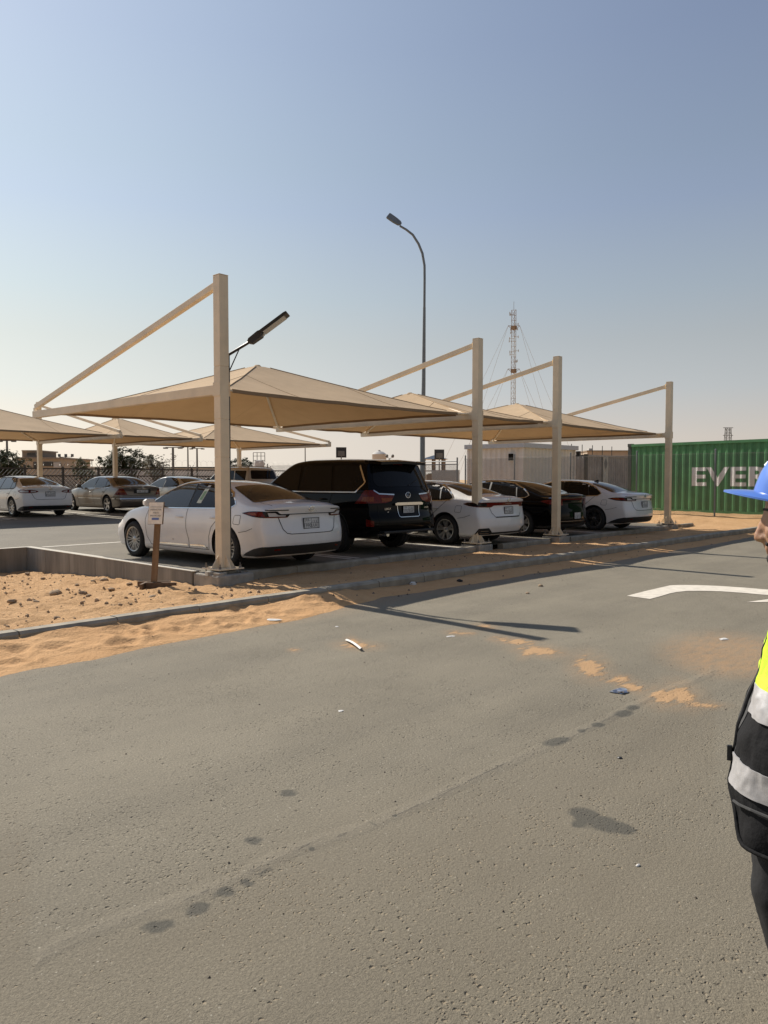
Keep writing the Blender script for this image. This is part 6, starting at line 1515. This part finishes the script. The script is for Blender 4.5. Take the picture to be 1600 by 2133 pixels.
# trousers, shoes, shirt
M_TROU = mat('black_trousers', (.010, .010, .011), .85, var=.3, scale=12, bump=.35, bscale=25); M_SHIRT = mat('dark_shirt', (.02, .022, .03), .85, var=.25, scale=10, bump=.3, bscale=25)
b = MB(); sph(b, (0, 0, .88), (.128, .172, .12)); sph(b, (.0, 0, .96), (.122, .16, .08))
for s in (-1, 1): cap(b, (.052, s * .088, .84), (.082, s * .096, .47), .112, .090); cap(b, (.086, s * .096, .47), (-.008, s * .098, .10), .090, .078)
fuse(b, 'trousers', M_TROU, per, .012, 4)
for s in (-1, 1):
    b = MB(); sph(b, (-.075, s * .098, .06), (.07, .045, .06)); sph(b, (-.005, s * .106, .045), (.10, .046, .042)); b.box((-.045, s * .102, .015), (.27, .09, .03)); fuse(b, 'shoe', mat('black_shoe', (.014, .013, .012), .5), per, .01, 3)
b = MB(); sph(b, (0, 0, 1.16), (.122, .172, .17)); sph(b, (.01, 0, .99), (.127, .165, .16)); cap(b, (-.012, 0, 1.27), (-.004, 0, 1.345), .074, .068)
for s in (-1, 1): cap(b, (-.005, s * .1, 1.295), (-.005, s * .19, 1.272), .062, .062); cap(b, (-.005, s * .19, 1.268), (-.03, s * .226, 1.0), .062, .052); cap(b, (-.03, s * .226, 1.0), (.04, s * .234, .82), .052, .042)
fuse(b, 'shirt', M_SHIRT, per, .011, 3)
# vest surface
FR = [(.55, .195), (.62, .212), (.72, .222), (.80, .212), (.87, .20), (.97, .172), (1.05, .150), (1.12, .138), (1.2, .122), (1.3, .08), (1.36, .03)]
BK = [(.55, -.165), (.8, -.165), (1.0, -.16), (1.2, -.145), (1.33, -.10), (1.36, -.09)]
SDW = [(.55, .225), (.8, .225), (1.0, .215), (1.15, .215), (1.22, .205), (1.29, .16), (1.36, .10)]
def vest_pt(ph, z, off=0.0):             # ph 0 = front zip, +pi/2 = their left
    c, s = math.cos(ph), math.sin(ph); f = interp(FR, z); bk = interp(BK, z); w = interp(SDW, z)
    ex = 2.5; q = (abs(c) ** ex + abs(s) ** ex) ** (-1 / ex)
    x = (f if c > 0 else -bk) * c * q; y = w * s * q
    fold = .010 * fbm(ph * 2.2, z * 5, 3, 4) + .009 * noise.ridged_multi_fractal(Vector((ph * 1.6 + z * 2.2, z * 4.5 - ph, 1)), 1, 2, 3, 1, 2) - .012 + .004 * math.sin(ph * 7 + z * 9) * smooth01((1.1 - z) / .4)
    return Vector((x, y, z)) + Vector((c, s, 0)) * (off + fold)
def vest_hem(ph): a = abs(ph); return lerp(.72, .592, smooth01(min(1, a / .62)) ** .8)
def vest_top(ph): a = abs(ph); return interp([(0, 1.17), (.5, 1.23), (1.0, 1.31), (1.57, 1.325), (2.2, 1.335), (3.15, 1.345)], a)
def vest_part(name, material, za, zb, p0, p1, off, thick=.004):
    b = MB(); nu, nv = max(6, int(abs(p1 - p0) / .03)), 30; vs = []
    for lay in (0, 1):
        for j in range(nv + 1):
            for i in range(nu + 1):
                ph = lerp(p0, p1, i / nu); lo = max(vest_hem(ph), za); hi = min(vest_top(ph), zb); hi = max(hi, lo + .002); vs.append(vest_pt(ph, lerp(lo, hi, j / nv), off - thick * lay))
    m = (nu + 1) * (nv + 1); fs = []
    for j in range(nv):
        for i in range(nu):
            a = j * (nu + 1) + i; fs.append((a, a + 1, a + nu + 2, a + nu + 1)); fs.append((m + a, m + a + nu + 1, m + a + nu + 2, m + a + 1))
    rim = [(i, i + 1) for i in range(nu)] + [(nv * (nu + 1) + i + 1, nv * (nu + 1) + i) for i in range(nu)] + [((j + 1) * (nu + 1), j * (nu + 1)) for j in range(nv)] + [(j * (nu + 1) + nu, (j + 1) * (nu + 1) + nu) for j in range(nv)]
    fs += [(b_, a_, m + a_, m + b_) for a_, b_ in rim]
    b.add(vs, fs); return b.build(name, material, per, smooth=45)
M_VB = mat('black_vest_fabric', (.011, .011, .012), .85, var=.3, scale=9, bump=.4, bscale=45, spec=.2); M_VY = mat('hi_vis_yellow', (.55, .80, .03), .75, var=.06, scale=9, bump=.25, bscale=160); M_VS = mat('reflective_silver', (.46, .45, .45), .42, metal=.25, var=.1, scale=10, bump=.2, bscale=25); M_VG = mat('vest_edge_grey', (.05, .05, .05), .75, var=.2)
for s in (1, -1):
    vest_part('vest_panel', M_VB, .5, 1.36, s * .015, s * 3.1416, .010)
    vest_part('yellow_yoke', M_VY, 1.025, 1.36, s * .10, s * 3.13, .015)
    for za, zb in ((.945, 1.025), (.735, .815)): vest_part('reflective_band', M_VS, za, zb, s * .16, s * 3.13, .0165)
    vest_part('front_facing', M_VG, .5, 1.30, s * .012, s * .11, .0125)
    b = MB(); pts = [vest_pt(s * .02, z, .014) for z in [1.17 - .45 * k / 24 for k in range(25)]] + [vest_pt(s * ph, vest_hem(ph) + .002, .014) for ph in [.02 + .1 * k for k in range(1, 31)]]; b.tube(pts, .0062, 6); b.build('piping', M_VB, per, smooth=60)
b = MB(); b.tube([vest_pt(0, z, .016) for z in [1.16 - .39 * k / 20 for k in range(21)]], .004, 5); b.build('zip', mat('zip_metal', (.12, .12, .12), .5, metal=.4), per)
b = MB(); b.box(vest_pt(0.03, .80, .024), (.014, .012, .045)); b.build('zip_pull', C_BLK, per, bevel=.003)
b = MB(); pts = [vest_pt(ph, .712 - .03 * abs(ph - .9), .02) for ph in (.45, .6, .8, 1.0, 1.2, 1.4)]; b.tube(pts, .004, 5); b.build('pocket_edge', M_VG, per)
# hard hat
M_HAT = mat('blue_hard_hat', (.085, .20, .62), .28, var=.04, scale=5, coat=.4)
hat = MB(); n = 40; rings = []
def rim(ph): c = math.cos(ph); return .128 * (1 + .0 * c), .108
prof = [(0.0, .152), (.25, .150), (.48, .141), (.68, .122), (.84, .092), (.94, .055), (.985, .02), (1.0, .0)]
for k, h in prof:
    rings.append([(rim(2 * math.pi * i / n)[0] * k * math.cos(2 * math.pi * i / n), rim(0)[1] * k * math.sin(2 * math.pi * i / n), h) for i in range(n)])
for e, dz in ((.35, -.002), (.7, -.006), (1.0, -.011), (1.0, -.016), (.6, -.012), (0.0, -.008)):
    r_ = []
    for i in range(n):
        ph = 2 * math.pi * i / n; c, s = math.cos(ph), math.sin(ph); ext = (.018 + .062 * max(0, c) ** 1.6 * (1 - .25 * s * s)) * e; r_.append(((.128 + ext) * c, (.108 + .018 * e + .008 * max(0, c) * e) * s, dz - .004 * max(0, c) * e))
    rings.append(r_)
vs = [p for r_ in rings for p in r_]; fs = [(j * n + i, j * n + (i + 1) % n, (j + 1) * n + (i + 1) % n, (j + 1) * n + i) for j in range(len(rings) - 1) for i in range(n)]
hat.add(vs, fs); me = hat.mesh('hard_hat', M_HAT)
HT = HM_ @ Matrix.Translation((.012, 0, 1.557)) @ Matrix.Rotation(R(-17), 4, 'Y')
me.transform(HT); bm = bmesh.new(); bm.from_mesh(me); bmesh.ops.remove_doubles(bm, verts=bm.verts[:], dist=1e-5); bmesh.ops.recalc_face_normals(bm, faces=bm.faces[:]); bm.to_mesh(me); bm.free(); me.polygons.foreach_set('use_smooth', [True] * len(me.polygons)); me.set_sharp_from_angle(angle=R(50))
hat_o = link('hard_hat', me, per)
b = MB(); b.tube([Vector((x_, 0, .148 * math.sqrt(max(0, 1 - (x_ / .125) ** 2)) + .002)) for x_ in [-.11 + .22 * k / 16 for k in range(17)]], .008, 6); m = b.mesh('crown_ridge', M_HAT); m.transform(HT); link('crown_ridge', m, hat_o)
